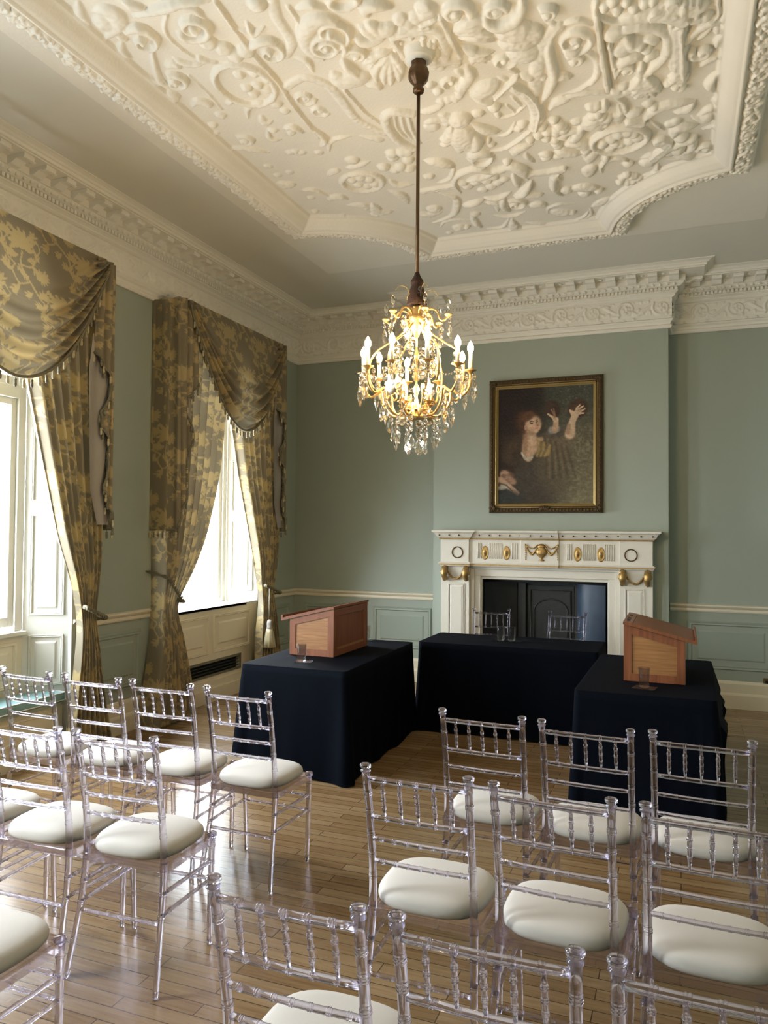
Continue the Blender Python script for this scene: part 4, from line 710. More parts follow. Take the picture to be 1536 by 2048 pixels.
n=int(H_/.034)
for e in(-1,1):
    for k in range(n): zz=.02+(H_-.04)*(k+.5)/n; m.lathe([(0,-.014),(.010,-.008),(.011,0),(.010,.008),(0,.014)],(e*(W_/2-.030),-.057,zz),6)
fm=m.build('frame',M['framegold'],pt)
m=MB(); R=[fring(o,d) for o,d in pr[9:]]
for i in range(len(R)-1): m.add(R[i]+R[i+1],[(k,(k+1)%4,4+(k+1)%4,4+k) for k in range(4)])
m.tube([fring(.052,-.046)[k%4] for k in range(5)],.0035,6); m.build('gilt_slip',M['frameedge'],pt)
for sx in(-1,1):
    for z in(.045,H_-.045):
        m=MB(); cx=sx*(W_/2-.045)
        for k in range(7):
            a=2*PI*k/7; m.tube([(cx,-.062,z),(cx+.022*math.cos(a),-.066,z+.022*math.sin(a)),(cx+.042*math.cos(a+.4),-.056,z+.042*math.sin(a+.4))],[.008,.012,.004],6)
        m.build('corner_leaf',M['framegold'],pt)
m=MB(); 
for k in range(-2,3): m.tube([(0,-.06,.03),(.022*k,-.066,.05),(.03*k,-.058,.075-.006*abs(k))],[.010,.012,.004],6)
m.build('centre_cartouche',M['framegold'],pt)
# ------------------------------------------------------------------ damask pattern tile
random.seed(21)
DT=Relief(0,.60,0,.72,.003,wrap=True)
def flower(cx,cy,s,a0):
    for k in range(9):
        a=a0-1.9+k*.475; DT.stroke('x',.022*s,1,[(cx,cy),(cx+.055*s*math.cos(a),cy+.055*s*math.sin(a)),(cx+.10*s*math.cos(a+.1),cy+.10*s*math.sin(a+.1))])
        DT.stamp(cx+.10*s*math.cos(a+.12),cy+.10*s*math.sin(a+.12),.012*s,1)
    DT.stamp(cx,cy,.035*s,1)
def leaf(x,y,a,s):
    c,d=math.cos(a),math.sin(a); DT.stroke('x',.020*s,1,[(x,y),(x+.05*s*c-.012*d*s,y+.05*s*d+.012*c*s),(x+.10*s*c,y+.10*s*d)])
    for k in(.3,.6):
        for q in(-1,1): DT.stroke('x',.009*s,1,[(x+.1*s*k*c,y+.1*s*k*d),(x+.1*s*(k+.3)*c-q*.035*s*d,y+.1*s*(k+.3)*d+q*.035*s*c)])
for ox,oy,f in((0,0,1),(.30,.36,-1)):
    flower(.13+ox,.30+oy,1,PI/2); 
    DT.stroke('t',.007,1,[(.13+ox,.25+oy),(.11+ox,.16+oy),(.17+ox,.06+oy),(.26+ox,-.02+oy),(.28+ox,-.12+oy)])
    DT.stroke('t',.006,1,[(.17+ox,.06+oy),(.08+ox,.03+oy),(.03+ox,.10+oy),(.06+ox,.15+oy)]); DT.stroke('t',.006,1,[(.11+ox,.16+oy),(.20+ox,.17+oy),(.25+ox,.25+oy),(.22+ox,.32+oy)])
    for x_,y_,a,s in((.03,.10,2.4,1),(.22,.32,1.2,1),(.26,-.02,.3,.9),(.20,.17,-.7,.8),(.08,.03,-2.2,.9),(.24,.10,.9,.8),(.0,.22,2.0,.8),(.27,.22,1.9,.6)): leaf(x_+ox,y_+oy,a,s)
    for k in range(4): DT.stamp(.04+ox+.02*k,.40+oy-.01*k*k,.016,1)
    flower(.29+ox,.13+oy,.55,-PI/3); DT.stroke('t',.005,1,[(.06+ox,.15+oy),(.0+ox,.19+oy),(-.03+ox,.27+oy),(.03+ox,.34+oy),(.0+ox,.38+oy)]); DT.stroke('t',.005,1,[(.22+ox,.32+oy),(.27+ox,.35+oy),(.29+ox,.30+oy),(.26+ox,.27+oy)])
    for x_,y_,a,s in((-.03,.27,3.0,.8),(.0,.19,.8,.7),(.03,.34,2.6,.8),(.10,.10,-.4,.7),(.14,.12,2.9,.7),(.2,.0,-2.6,.7),(.28,-.12,-.5,.8),(.17,.2,.2,.7),(.09,.22,3.3,.7)): leaf(x_+ox,y_+oy,a,s)
DT.H=np.clip(DT.H*3,0,1)
def pat(U,V): return tile_h(DT,U,V)
def sstep(a,b,x): t=np.clip((x-a)/(b-a),0,1); return t*t*(3-2*t)
# ------------------------------------------------------------------ curtain panels
ZK=[0,.2,.6,1.0,1.2,1.6,2.2,2.65,3.1,3.62]
IN={(0,1):[.57,.59,.60,.70,.60,.45,.21,.09,-.0,-.1],(0,-1):[.52,.56,.67,.775,.64,.41,.20,.13,.05,-.05],(1,1):[.66,.68,.73,.80,.73,.56,.38,.26,.18,.1],(1,-1):[.60,.62,.68,.78,.70,.5,.3,.2,.1,0]}
OUTK=[1.12,1.07,.98,.945,.95,.96,.96,.955,.95,.95]
def hook_z(sd,y): return 0
def curtain(wi,sd,label):
    c=WC[wi]; cur=thing('curtain',label,'curtain',(XL,c+sd*.85,0))
    nz_,nu=380,170
    z=np.linspace(.015,3.62,nz_)[:,None]; u=np.linspace(0,1,nu)[None,:]
    inn=np.interp(z,ZK,IN[(wi,sd)]); outt=np.interp(z,ZK,OUTK)
    inn=inn+0*u; outt=outt+0*u
    # smooth knots
    k=np.ones(25)/25
    inn=np.apply_along_axis(lambda a:np.convolve(np.pad(a,12,'edge'),k,'valid'),0,inn); outt=np.apply_along_axis(lambda a:np.convolve(np.pad(a,12,'edge'),k,'valid'),0,outt)
    ur=.14; # outermost part wraps back to the wall
    w=np.clip((u-ur)/(1-ur),0,1)
    npl=8
    ph=w*2*PI*npl+ .5*np.sin(w*7)+.25*np.sin(z*2.1+w*3)
    yy=outt-(outt-inn)*w
    wid=(outt-inn); tie=np.exp(-((z-1.02)/.22)**2)
    amp=.050*np.clip(wid/.55,.45,1.2)*(1-.35*tie)*sstep(0,.06,w)
    pl=2*np.abs(np.sin(ph/2))**.55-1.15
    xx=.20+amp*pl-.03*tie
    # broad flat outer fold at the near side
    yy=yy+.35*amp*np.cos(ph)*np.minimum(1,wid/.3)*.5
    # leading edge turns back a little
    xx=xx-.03*sstep(.94,1,w)
    r=np.clip(u/ur,0,1); xx=np.where(u<ur,.035+(xx-.035)*np.sin(r*PI/2)**.8,xx); yy=np.where(u<ur,outt+.012*np.sin(r*PI),yy)
    xx=np.maximum(xx,.03)
    X=xx+0*z; Y=(c+sd*yy)-(c+sd*.85); Z=z+0*u
    pt_=pat(u*1.25+.1*wi+(0 if sd<0 else .33)+0*z,z+.13*wi+0*u)
    fastgrid('fabric',np.stack([X,Y,Z],-1),M['damask'],cur,{'pat':pt_},flip=(sd<0))
    # tieback rope: a loop hooked on the wall, higher on its hook side
    yi=float(np.interp(1.02,ZK,IN[(wi,sd)])); yo=.95
    tb=[]
    for k in range(33):
        t=k/32
        if t<.5: q=t/.5; y_=lerp(yo+.035,yi-.012,min(1,max(0,(q-.12)/.88))); x_=lerp(.02,.248,min(1,q/.16)**.7)-.02*q; zz=lerp(1.31,1.04,q**.9) if sd<0 else lerp(.98,1.09,q)
        else: q=(t-.5)/.5; y_=yi-.012+.03*q; x_=lerp(.228,.10,q); zz=lerp(1.04,1.08,q) if sd<0 else lerp(1.09,1.11,q)
        tb.append((x_,sd*y_-sd*.85,zz))
    m=MB()
    for s_ in(0,PI):
        T=[Vector(p) for p in catmull(tb,110)]
        m.tube([tuple(p+Vector((.010*math.cos(s_+i*.62),0,.010*math.sin(s_+i*.62)))) for i,p in enumerate(T)],.0085,6)
    tie_=m.build('tieback',M['cord'],cur)
    tp=(.275,sd*(float(np.interp(1.02,ZK,IN[(wi,sd)]))-.025-.85),1.06)
    if (wi,sd)==(0,1) or (wi,sd)==(1,-1):
        m=MB(); m.tube([tp,(tp[0],tp[1]+.0,.86),(tp[0],tp[1]+.01,.72)],.006,6); m.build('tassel_cord',M['cord'],tie_)
        m=MB().lathe([(.004,.74),(.022,.73),(.03,.70),(.026,.665),(.034,.655),(.03,.645)],(tp[0],tp[1]+.01,0),14); m.build('tassel_head',M['lining'],tie_)
        m=MB().lathe([(.03,.648),(.042,.60),(.055,.53),(.066,.455),(.06,.452)],(tp[0],tp[1]+.01,0),32,rib=.10,nr=12); m.build('tassel_skirt',M['beadlight'],tie_)
    return cur
curtain(0,-1,'gold damask curtain on the near side of the far window, tied back with rope')
curtain(0,1,'gold damask curtain on the far side of the far window, with a hanging tassel')
curtain(1,1,'gold damask curtain on the far side of the near window, above the window seat')
# ------------------------------------------------------------------ valances: pelmet, swag, two tails with bead tassels
def tassel_mesh():
    m=MB().tube([(0,0,0),(0,0,-.018)],.0022,5); m.lathe([(.002,-.018),(.008,-.022),(.0095,-.030),(.006,-.036),(.0085,-.042),(.0095,-.060),(.007,-.072),(0,-.074)],(0,0,0),8); return m
TS=[tassel_mesh().build('bead_tassel',M[k]) for k in('beadlight','cord')]
def hang(par,pts):
    for i,p in enumerate(pts):
        o=TS[i%2].copy(); COL.objects.link(o); o.parent=par; o.location=p
def along(P,step):
    P=[Vector(p) for p in P]; out=[]; acc=0
    for a,b in zip(P,P[1:]):
        L=(b-a).length
        while acc<=L: out.append(tuple(a+(b-a)*(acc/L if L else 0))); acc+=step
        acc-=L
    return out
def valance(wi,label,sides=(-1,1)):
    c=WC[wi]; v=thing('window_valance',label,'valance',(XL,c,3.68)); z0=-3.68
    dF=.30
    MB().box(.001,dF-.03,-.93,.93,-.035,-.01).build('pelmet_board',M['lining'],v)
    # swag
    nv,nu=190,260; s=np.linspace(-1,1,nu)[None,:]; t=np.linspace(0,1,nv)[:,None]
    top=3.668-.03*(1-np.abs(s)**8)*0
    low=2.64+.985*np.abs(s)**2.0+.0*t
    zz=top+(low-top)*(t**1.0)
    k=6.0; fold=np.sin(2*PI*(k*t**1.7)+1.5*np.abs(s)); fold=np.sign(fold)*np.abs(fold)**.8
    amp=.034*sstep(.28,.8,t+.30*np.abs(s)**3)*(1-.3*sstep(.95,1,np.abs(s)))
    # slack edge and folds radiating from the two upper corners
    rad=np.sin(22*np.arctan2((3.67-zz),(1.0-np.abs(s))*.9+.03))*.018*np.exp(-(((1-np.abs(s))/.28)**2))*sstep(0,.05,1-np.abs(s))
    bul=.10*np.sin(PI*np.clip(t,0,1)*.62)*(1-np.abs(s)**2.2)
    X=dF+.005+bul+amp*fold+rad-.05*sstep(.96,1,t)*(1-np.abs(s)**2)
    Y=.85*s*(1-.0*t)+0*t
    sw=fastgrid('swag',np.stack([X,Y+0*X,zz+z0+0*X],-1),M['damask'],v,{'pat':pat(Y*1.05+.11+.3*wi+0*t,zz+.05+.0*s)},flip=False)
    edge=[(float(X[-1,j])+.004,float((Y+0*X)[-1,j]),float((zz+z0+0*X)[-1,j])-.004) for j in range(0,nu,4)]
    MB().tube(edge,.011,7).build('edge_cord',M['cord'],sw); hang(sw,along(edge[2:-2],.064))
    for sg in sides:
        # zigzag inner edge, width measured from the outer corner
        ZK2=[3.66,2.96,2.78,2.46,2.27,1.97,1.80,1.69][::-1]; WK=[.22,.20,.04,.15,.04,.12,.03,.0][::-1]
        if sg<0: WK=[.30,.27,.09,.19,.09,.11,.04,.0][::-1]
        nz_=240; z=np.linspace(1.67,3.665,nz_)[:,None]; nu2=60; u=np.linspace(0,1,nu2)[None,:]
        wd=np.interp(z,ZK2,WK); ret=dF-.015
        tot=ret+wd; a=u*tot     # arclength: first along the return, then across the front
        fl_=np.clip(a-ret,0,None); onr=a<ret
        hemz=1.67-.0
        x_=np.where(onr,.012+a,dF+.030*(2*np.abs(np.sin(fl_*38+z*.6))**.6-1.3)*sstep(0,.03,fl_)); y_=np.where(onr,.955,.955-fl_)
        rc=np.exp(-((a-ret)/.02)**2); x_=x_-.006*rc
        y_=y_+.012*np.sin(a*38+z*.8)*onr*sstep(0,.05,a)*sstep(0,.05,ret-a)
        tl=fastgrid('tail',np.stack([x_+0*z,sg*y_+0*z,z+z0+0*u],-1),M['damask'],v,{'pat':pat(a*1.0+.2*wi+.4+0*z,z+.2+0*u)},flip=(sg<0))
        ed=[(float(x_[i,-1])+.006,sg*float(y_[i,-1]),float(z[i,0])+z0) for i in range(nz_-1,-1,-1) if z[i,0]<2.97]
        hem=[(.02+k*.02,sg*.958,1.668+z0) for k in range(15)]
        MB().tube(ed[::3],.010,7).build('edge_cord',M['cord'],tl); MB().tube(hem,.010,7).build('hem_cord',M['cord'],tl)
        hang(tl,along(ed,.062)); hang(tl,along(hem,.045))
        # taupe lining showing inside the cascade
        zl=np.linspace(1.70,3.1,120)[:,None]; ul=np.linspace(0,1,24)[None,:]; wl_=np.interp(zl,[1.7,1.95,2.3,2.8,3.1],[.12,.2,.22,.24,.2])*(1 if sg>0 else .8)
        Xl=dF-.03+.008*np.sin(ul*9+zl*2)+0*zl; Yl=.945-wl_*ul
        fastgrid('tail_lining',np.stack([Xl,sg*Yl,zl+z0+0*ul],-1),M['lining'],v,flip=(sg<0))
    return v
valance(0,'gold damask swag valance with tails over the far window')
valance(1,'gold damask swag valance with tails over the near window at the left edge',(1,))
for o in TS: bpy.data.objects.remove(o)
# ------------------------------------------------------------------ tables with navy cloths
def rrect(x0,x1,y0,y1,r,n=5):
    P=[]
    for cx,cy,a0 in((x1-r,y0+r,-PI/2),(x1-r,y1-r,0),(x0+r,y1-r,PI/2),(x0+r,y0+r,PI)):
        for k in range(n+1): a=a0+PI/2*k/n; P.append((cx+r*math.cos(a),cy+r*math.sin(a)))
    return P
def clothed_table(name,lt,lc,x0,x1,y0,y1,skew=0,hem=lambda x,y:.012,seed=1,flap=None):
    cx,cy=(x0+x1)/2,(y0+y1)/2; hx,hy=(x1-x0)/2,(y1-y0)/2; H=.735
    t=thing(name,lt,'table',(cx,cy,0))
    MB().box(-hx+.06,hx-.06,-hy+.02,hy-.02,H-.03,H-.005).build('tabletop',M['white'],t)
    for sx in(-1,1):
        for sy in(-1,1): MB().tube([(sx*(hx-.08),sy*(hy-.12),0),(sx*(hx-.08),sy*(hy-.12),H-.03)],.014,8).build('leg',M['grille'],t)
    rnd=random.Random(seed); n_=260
    base_=rrect(-hx,hx,-hy,hy,.025,4)
    # resample perimeter evenly
    L=[0]; 
    for a,b in zip(base_,base_[1:]+base_[:1]): L.append(L[-1]+math.dist(a,b))
    per=L[-1]; pts=[]
    for k in range(n_):
        s=per*k/n_; i=max(j for j in range(len(base_)) if L[j]<=s+1e-9); a=base_[i]; b=base_[(i+1)%len(base_)]; q=(s-L[i])/max(1e-9,L[i+1]-L[i]); pts.append((a[0]+(b[0]-a[0])*q,a[1]+(b[1]-a[1])*q,s))
    ph=[rnd.uniform(0,6.28) for _ in range(6)]
    rows=[]
    lv=[(0,1,0),(-.0,1,.25)]
    def wave(s,v):
        w=0
        for j,(f,a) in enumerate(((5,.010),(9,.008),(14,.006),(23,.004))): w+=a*math.sin(2*PI*f*s/per+ph[j]+v*.6)
        return w
    nlev=16
    for lvl in range(nlev):
        v=lvl/(nlev-1); row=[]
        for i,(px_,py_,s) in enumerate(pts):
            a=pts[i-1]; b=pts[(i+1)%n_]; tx,ty=b[0]-a[0],b[1]-a[1]; l=math.hypot(tx,ty); nx_,ny_=ty/l,-tx/l
            cxn=abs(px_)/hx; cyn=abs(py_)/hy; corner=max(0,min(cxn,cyn)-.86)/.14
            off=.004+v*(.018+.9*wave(s,v))+.055*v*corner*corner
            if flap: off+=flap(px_+cx,py_+cy,v)
            hz=hem(px_+cx,py_+cy); z=H+.004-(H+.004-hz)*v-.004*min(1,v*12)
            row.append((px_+nx_*off+skew*(py_+hy)/(2*hy),py_+ny_*off,z))
        rows.append(row)
    top=[[(p[0]*f+skew*(p[1]*f+hy)/(2*hy) ,p[1]*f,H+.004+.0015*math.sin(p[0]*9)*math.sin(p[1]*7)*(1-f)) for p in pts] for f in(.001,.5,.9,.985)]
    m=MB(); m.grid(np.array(top+rows),closed=True)
    o=m.build('tablecloth',M['cloth']); o.location=(cx,cy,0); tag(o,lc,'tablecloth'); return t
clothed_table('banquet_table','long table under the navy cloth standing nearest the windows','navy tablecloth hanging over the long table nearest the windows',-2.845,-2.055,4.61,6.10,-.045,
   hem=lambda x,y:.012+.10*max(0,min(1,(-2.2-x)/.6))*(1 if y<4.8 else .4),seed=2)
clothed_table('banquet_table','table under the navy cloth standing across in front of the fireplace','navy tablecloth hanging over the table in front of the fireplace',-2.068,-.60,6.15,6.80,0,seed=5)
def flp(x,y,v):
    if x>.1: return .05*max(0,1-abs(v-.28)/.28)*max(0,min(1,(y-4.5)/.9))+(.035 if v>.3 and math.sin(y*9)>.2 else 0)
    return 0
clothed_table('banquet_table','long table under the navy cloth standing at the right','navy tablecloth with loose corner folds hanging over the right table',-.585,.185,4.63,6.095,.02,seed=9,flap=flp)
TZ=.741
# ------------------------------------------------------------------ lecterns (local: tall side at x=0, slope falls to +x)
def lectern(label,loc,mx,wid,rz=0,marks=False):
    t=thing('table_lectern',label,'lectern',loc,rz)
    D=.362; H0,H1=.352,.262; f=lambda a,b,d:(mx*a,d,b)
    for y0,y1 in((0,.02),(wid-.02,wid)):
        m=MB(); w=.048
        def top(a): return lerp(H0,H1,a/D)
        m.prism([(0,0),(w,0),(w,top(w)),(0,H0)],f,y0,y1).prism([(D-w,0),(D,0),(D,H1),(D-w,top(D-w))],f,y0,y1)
        m.prism([(w,0),(D-w,0),(D-w,w),(w,w)],f,y0,y1).prism([(w,top(w)-w),(D-w,top(D-w)-w),(D-w,top(D-w)),(w,top(w))],f,y0,y1)
        sp=m.build('side_frame',M['wood'],t,.003)
        ya,yb_=(y0+.007,y1) if y0==0 else (y0,y1-.007)
        MB().prism([(w-.005,w-.005),(D-w+.005,w-.005),(D-w+.005,top(D-w)-w+.005),(w-.005,top(w)-w+.005)],f,ya,yb_).build('side_panel',M['woodpanel'],sp)
    m=MB(); w=.05
    for a0,a1,z0,z1 in((.02,.07,0,H0-.005),(wid-.07,wid-.02,0,H0-.005),(.07,wid-.07,0,w),(.07,wid-.07,H0-.055,H0-.005)): m.box(0,mx*.02,a0,a1,z0,z1)
    fr_=m.build('front_frame',M['wood'],t,.002)
    MB().box(mx*.008,mx*.016,.065,wid-.065,.045,H0-.05).build('front_panel',M['wood'],fr_)
    m=MB().box(mx*.004,mx*.01,.07,wid-.07,w,w+.012); m.build('bead',M['woodpanel'],fr_)
    m=MB().box(mx*.01,mx*(D-.01),.02,wid-.02,0,.012); m.build('base_board',M['wood'],t)
    # lid: flat pen strip then the slope
    m=MB(); s0=.055; th=.020
    zt=lambda a:lerp(H0+.001,H1+.001,a/D)
    m.prism([(-.004,H0+.001),(s0,zt(s0)+.002),(s0,zt(s0)+.002+th),(-.004,H0+.001+th*.9)],f,-.012,wid+.012); m.build('pen_strip',M['wood'],t,.003)
    m=MB().prism([(s0+.001,zt(s0)+.002),(D+.055,zt(D+.055)+.002),(D+.055,zt(D+.055)+.002+th),(s0+.001,zt(s0)+.002+th)],f,-.012,wid+.012).build('sloping_lid',M['wood'],t,.003)
    MB().prism([(D+.055,zt(D+.055)+.002),(D+.067,zt(D+.067)+.004),(D+.067,zt(D+.067)+.045),(D+.055,zt(D+.055)+.045)],f,-.012,wid+.012).build('book_stop',M['wood'],t,.002)
    if marks:
        for q in(.10,.22,.40):
            m=MB().prism([(.012,zt(.012)+th+.0026),(.034,zt(.034)+th+.0030),(.034,zt(.034)+th+.0036),(.012,zt(.012)+th+.0032)],f,q,q+.05); m.build('dark_mark',M['paper'],t)
    else:
        m=MB().prism([(s0+.02,zt(s0+.02)+th+.0022),(D+.045,zt(D+.045)+th+.0022),(D+.045,zt(D+.045)+th+.005),(s0+.02,zt(s0+.02)+th+.005)],f,.01,wid-.01).build('dark_lid_pad',M['wooddark'],t)
    return t
lectern('mahogany tabletop lectern with panelled sides on the left table',(-2.372,5.10,TZ),-1,.65)
lectern('oak and mahogany tabletop lectern on the right table, sloping away to the right',(-.335,5.05,TZ),1,.60,marks=True)
# ------------------------------------------------------------------ tumblers on coasters
def tumbler(label,x_,y_,h=.118,group=None,cup=True,sq=True,cl='clear acrylic coaster'):
    o=thing('glass_tumbler',label,'glass',(x_,y_,TZ+.0045),0,group)
    m=MB().lathe([(0,0),(.027,0),(.029,.004),(.0345,h),(.0325,h+.001),(.0275,.012),(0,.011)],(0,0,0),28); m.build('tumbler',M['tumbler'],o); return o
def coaster(label,x_,y_,w,d,rz,mt='water'):
    m=MB().box(-w/2,w/2,-d/2,d/2,0,.003); o=m.build('coaster',M[mt],None,.001); o.location=(x_,y_,TZ+.0008); o.rotation_euler=(0,0,rz); tag(o,label,'coaster')
tumbler('clear glass tumbler at the near end of the left table, in front of the lectern',-2.503,4.85); coaster('clear round-cornered coaster under the tumbler on the near end of the left table',-2.49,4.85,.12,.10,.3)
tumbler('clear glass tumbler behind the left lectern at the far end of the left table',-2.494,6.03); coaster('coaster under the tumbler at the far end of the left table',-2.49,6.02,.11,.10,0)
tumbler('left one of two glass tumblers on the table by the fireplace',-1.435,6.48); tumbler('right one of two glass tumblers on the table by the fireplace',-1.345,6.49); coaster('wide dark coaster under the pair of tumblers by the fireplace',-1.38,6.47,.24,.11,0,'water')
tumbler('clear glass tumbler in front of the right lectern',-.205,4.86,.115); coaster('dark square coaster under the tumbler in front of the right lectern',-.20,4.85,.13,.11,-.2,'water')
# ------------------------------------------------------------------ clear acrylic ballroom chair
ZS=.44
def bamboo(path,r0,r1,rings,n=12,ring=1.13,cap=None):
    "path: dense list of points; rings: fractions along the path where bamboo rings sit"
    P=[Vector(p) for p in path]; cum=[0]
    for a,b in zip(P,P[1:]): cum.append(cum[-1]+(b-a).length)
    L=cum[-1]
    def at(s):
        s=min(max(s,0),L)
        for i in range(len(P)-1):
            if s<=cum[i+1]+1e-9: q=(s-cum[i])/max(1e-9,cum[i+1]-cum[i]); return P[i]+(P[i+1]-P[i])*q
        return P[-1]
    S=set(np.round(np.linspace(0,L,max(2,int(L/.04)+1)),5)); R={}
    bump={}
    for f in rings:
        for d,k in((-.0125,1),(-.0095,1),(-.0078,1),(-.0062,ring),(-.0030,ring),(-.0015,1.05),(.0015,1.05),(.0030,ring),(.0062,ring),(.0078,1),(.0095,1),(.0125,1)):
            s=round(f*L+d*(.6 if r0<.0095 else .85),5)
            if 0<s<L: S.add(s); bump[s]=k
    S=sorted(S); pts=[];rad=[]
    for s in S: pts.append(tuple(at(s))); rad.append((r0+(r1-r0)*s/L)*bump.get(s,1))
    return pts,rad
def rear_profile(z): return (interp(z,[0,.13,.27,.44,.60,.76,.915],[.195,.184,.176,.170,.168,.168,.170]),interp(z,[0,.13,.27,.36,.44,.52,.60,.76,.915],[0,.028,.057,.070,.076,.073,.064,.036,0]))
def build_chair(label,loc,rz,group):
    t=thing('acrylic_chair',label,'chair',loc,rz,group)
    A=M['acrylic']
    for sx in(-1,1):
        path=[(sx*rear_profile(z)[0],rear_profile(z)[1],z) for z in np.linspace(0,.898,40)]
        pts,rad=bamboo(path,.0115,.0125,[.145,.29,.375,.60,.685,.765,.845,.915])
        rad=[r*(1+.14*math.exp(-((p[2]-.40)/.12)**2)) for p,r in zip(pts,rad)]
        m=MB().tube(pts,rad,16)
        p=path[-1]; m.lathe([(.0125,0),(.0165,.002),(.0165,.006),(.013,.009),(.0125,.013),(.0175,.016),(.0185,.022),(.016,.026),(.010,.0275),(0,.0275)],(p[0],p[1]-.001,p[2]-.004),16)
        m.build('rear_leg_post',A,t)
        path=[(sx*lerp(.178,.190,z/.43),lerp(.385,.375,z/.43),z) for z in np.linspace(0,.43,12)]
        pts,rad=bamboo(path,.0105,.0135,[.33,.60,.76,.92]); MB().tube(pts,rad,12).lathe([(.0135,.428),(.019,.433),(.019,.447),(.014,.452),(0,.453)],(sx*.190,.375,0),14).build('front_leg',A,t)
        for z in(.335,.262):
            a=rear_profile(z); path=[(sx*a[0],a[1]+.008,z),(sx*lerp(.178,.190,z/.43),.372,z)]
            pts,rad=bamboo(path,.0078,.0078,[.14,.32,.5,.68,.86],8); MB().tube(pts,rad,8).build('side_stretcher',A,t)
    def crossbar(name,z,r,y0,hx,rings,par=t,bow=0):
        path=[(lerp(-hx,hx,k/10),y0+bow*(1-(2*k/10-1)**2),z) for k in range(11)]
        pts,rad=bamboo(path,r,r,rings,8,1.2); return MB().tube(pts,rad,8).build(name,A,par)
    f7=[.09,.23,.365,.5,.635,.77,.91]; sx5=[-.1135,-.0568,0,.0568,.1135]
    f5=[(q+.168)/.336 for q in sx5]
    for nm,z,r in(('top_rail',.872,.0098),('spindle_rail',.742,.0088),('back_rail',.668,.0080),('back_rail',.592,.0080)):
        a=rear_profile(z); crossbar(nm,z,r,a[1],a[0]-.008,f5 if z>.7 else f7,bow=-.006)
    for q in sx5:
        a=rear_profile(.866)[1]-.005; b=rear_profile(.748)[1]-.005; path=[(q,lerp(b,a,k/4),lerp(.748,.866,k/4)) for k in range(5)]
        pts,rad=bamboo(path,.0058,.0066,[.27,.5,.73],8,1.28); rad=[r*(.72+.5*min(1,4*min((p[2]-.748)/.118,1-(p[2]-.748)/.118))*.62) for p,r in zip(pts,rad)]
        MB().tube(pts,rad,8).build('spindle',A,t)
    crossbar('rear_stretcher',.235,.0078,.050,.170,f7); crossbar('front_stretcher',.335,.0078,.377,.178,f7); crossbar('front_stretcher',.262,.0078,.379,.176,f7)
    # seat frame: clear rounded board with raised rim
    def outline(k0,inset,n=8):
        P=[];r=.035
        cs=[(.196-inset,.060+inset),(.203-inset,.398-inset),(-.203+inset,.398-inset),(-.196+inset,.060+inset)]
        for i,(cx,cy) in enumerate(cs):
            sxx=1 if cx>0 else -1; syy=1 if cy>.2 else -1
            a0={(1,-1):-PI/2,(1,1):0,(-1,1):PI/2,(-1,-1):PI}[(sxx,syy)]
            for k in range(n+1): a=a0+PI/2*k/n; P.append((cx-sxx*r+r*math.cos(a),cy-syy*r+r*math.sin(a)))
        return P
    m=MB(); R=[(.003,.412),(0,.415),(0,.437),(.003,.440),(.018,.440),(.020,.434)]; rows=[[(p[0],p[1],z) for p in outline(0,i)] for i,z in R]
    m.grid(np.array(rows),closed=True,smooth=False); o=len(m.v); n=len(rows[0]); m.add(rows[0],[tuple(range(n-1,-1,-1))]); m.add(rows[-1],[tuple(range(n))])
    m.build('seat_frame',A,t)
    # cushion: soft rounded pad
    m=MB(); rows=[]; nA=40
    def sup(a,e): c,s=math.cos(a),math.sin(a); return (abs(c)**(2/e)*(1 if c>=0 else -1),abs(s)**(2/e)*(1 if s>=0 else -1))
    for f,z in((.001,.442),(.85,.442),(.95,.446),(.99,.453),(1,.462),(.985,.472),(.94,.481),(.85,.488),(.68,.494),(.45,.498),(.2,.500),(.001,.5005)):
        row=[]
        for k in range(nA):
            a=2*PI*k/nA; c,s=sup(a,3.0); wx=.188+.006*s; row.append((c*wx*f,.229+s*.178*f,.442+(z-.442)*1.12))
        rows.append(row)
    m.grid(np.array(rows),closed=True); m.build('seat_cushion',M['cushion'],t)
    return t
GL='clear acrylic chairs set out in rows'
CH=[(-3.24,3.10,-.05,'front row left, beside the pale blue window bench pad'),
(-2.80,3.10,.01,'front row left, second from the pale blue window pad'),
(-2.378,3.11,.02,'front row left, second from the central aisle'),
(-1.945,3.11,-.02,'front row left of the aisle, before the left table'),
(-.768,3.10,-.04,'front row right, next to the central aisle'),
(-.348,3.07,-.06,'front row right, second from the aisle'),
(.070,3.07,-.055,'front row right, third from the aisle'),
(.492,3.07,-.05,'front row, only cushion edge showing at right picture edge'),
(-2.778,2.25,.03,'second row, cut off by the left picture edge'),
(-2.352,2.24,.03,'second row left, second from the aisle'),
(-1.930,2.26,.05,'second row left, on the aisle, all legs in view'),
(-.771,2.27,-.01,'second row right, next to the central aisle'),
(-.352,2.25,-.045,'second row right, second from the aisle'),
(.078,2.24,-.03,'second row right, by the right picture edge'),
(-1.90,1.42,.03,'rearmost row, seat and leg at left picture edge'),
(-.766,1.41,-.008,'nearest the camera at bottom centre'),
(-.346,1.41,-.0,'nearest row, between bottom centre and bottom right'),
(.065,1.41,.0,'nearest row, bottom right corner')]
c0=None
for x_,y_,rz,lab in CH:
    L_='clear acrylic chair, ivory cushion, '+lab
    if c0 is None: c0=build_chair(L_,(x_,y_,0),rz,GL)
    else: dup(c0,(x_,y_,0),rz,L_,GL)
dup(c0,(-1.738,7.42,0),PI+.15,'clear acrylic chair behind the fireplace table, the left of the two facing us','clear chairs behind the fireplace table')
dup(c0,(-1.004,7.42,0),PI-.08,'clear acrylic chair behind the fireplace table, the right of the two facing us','clear chairs behind the fireplace table')
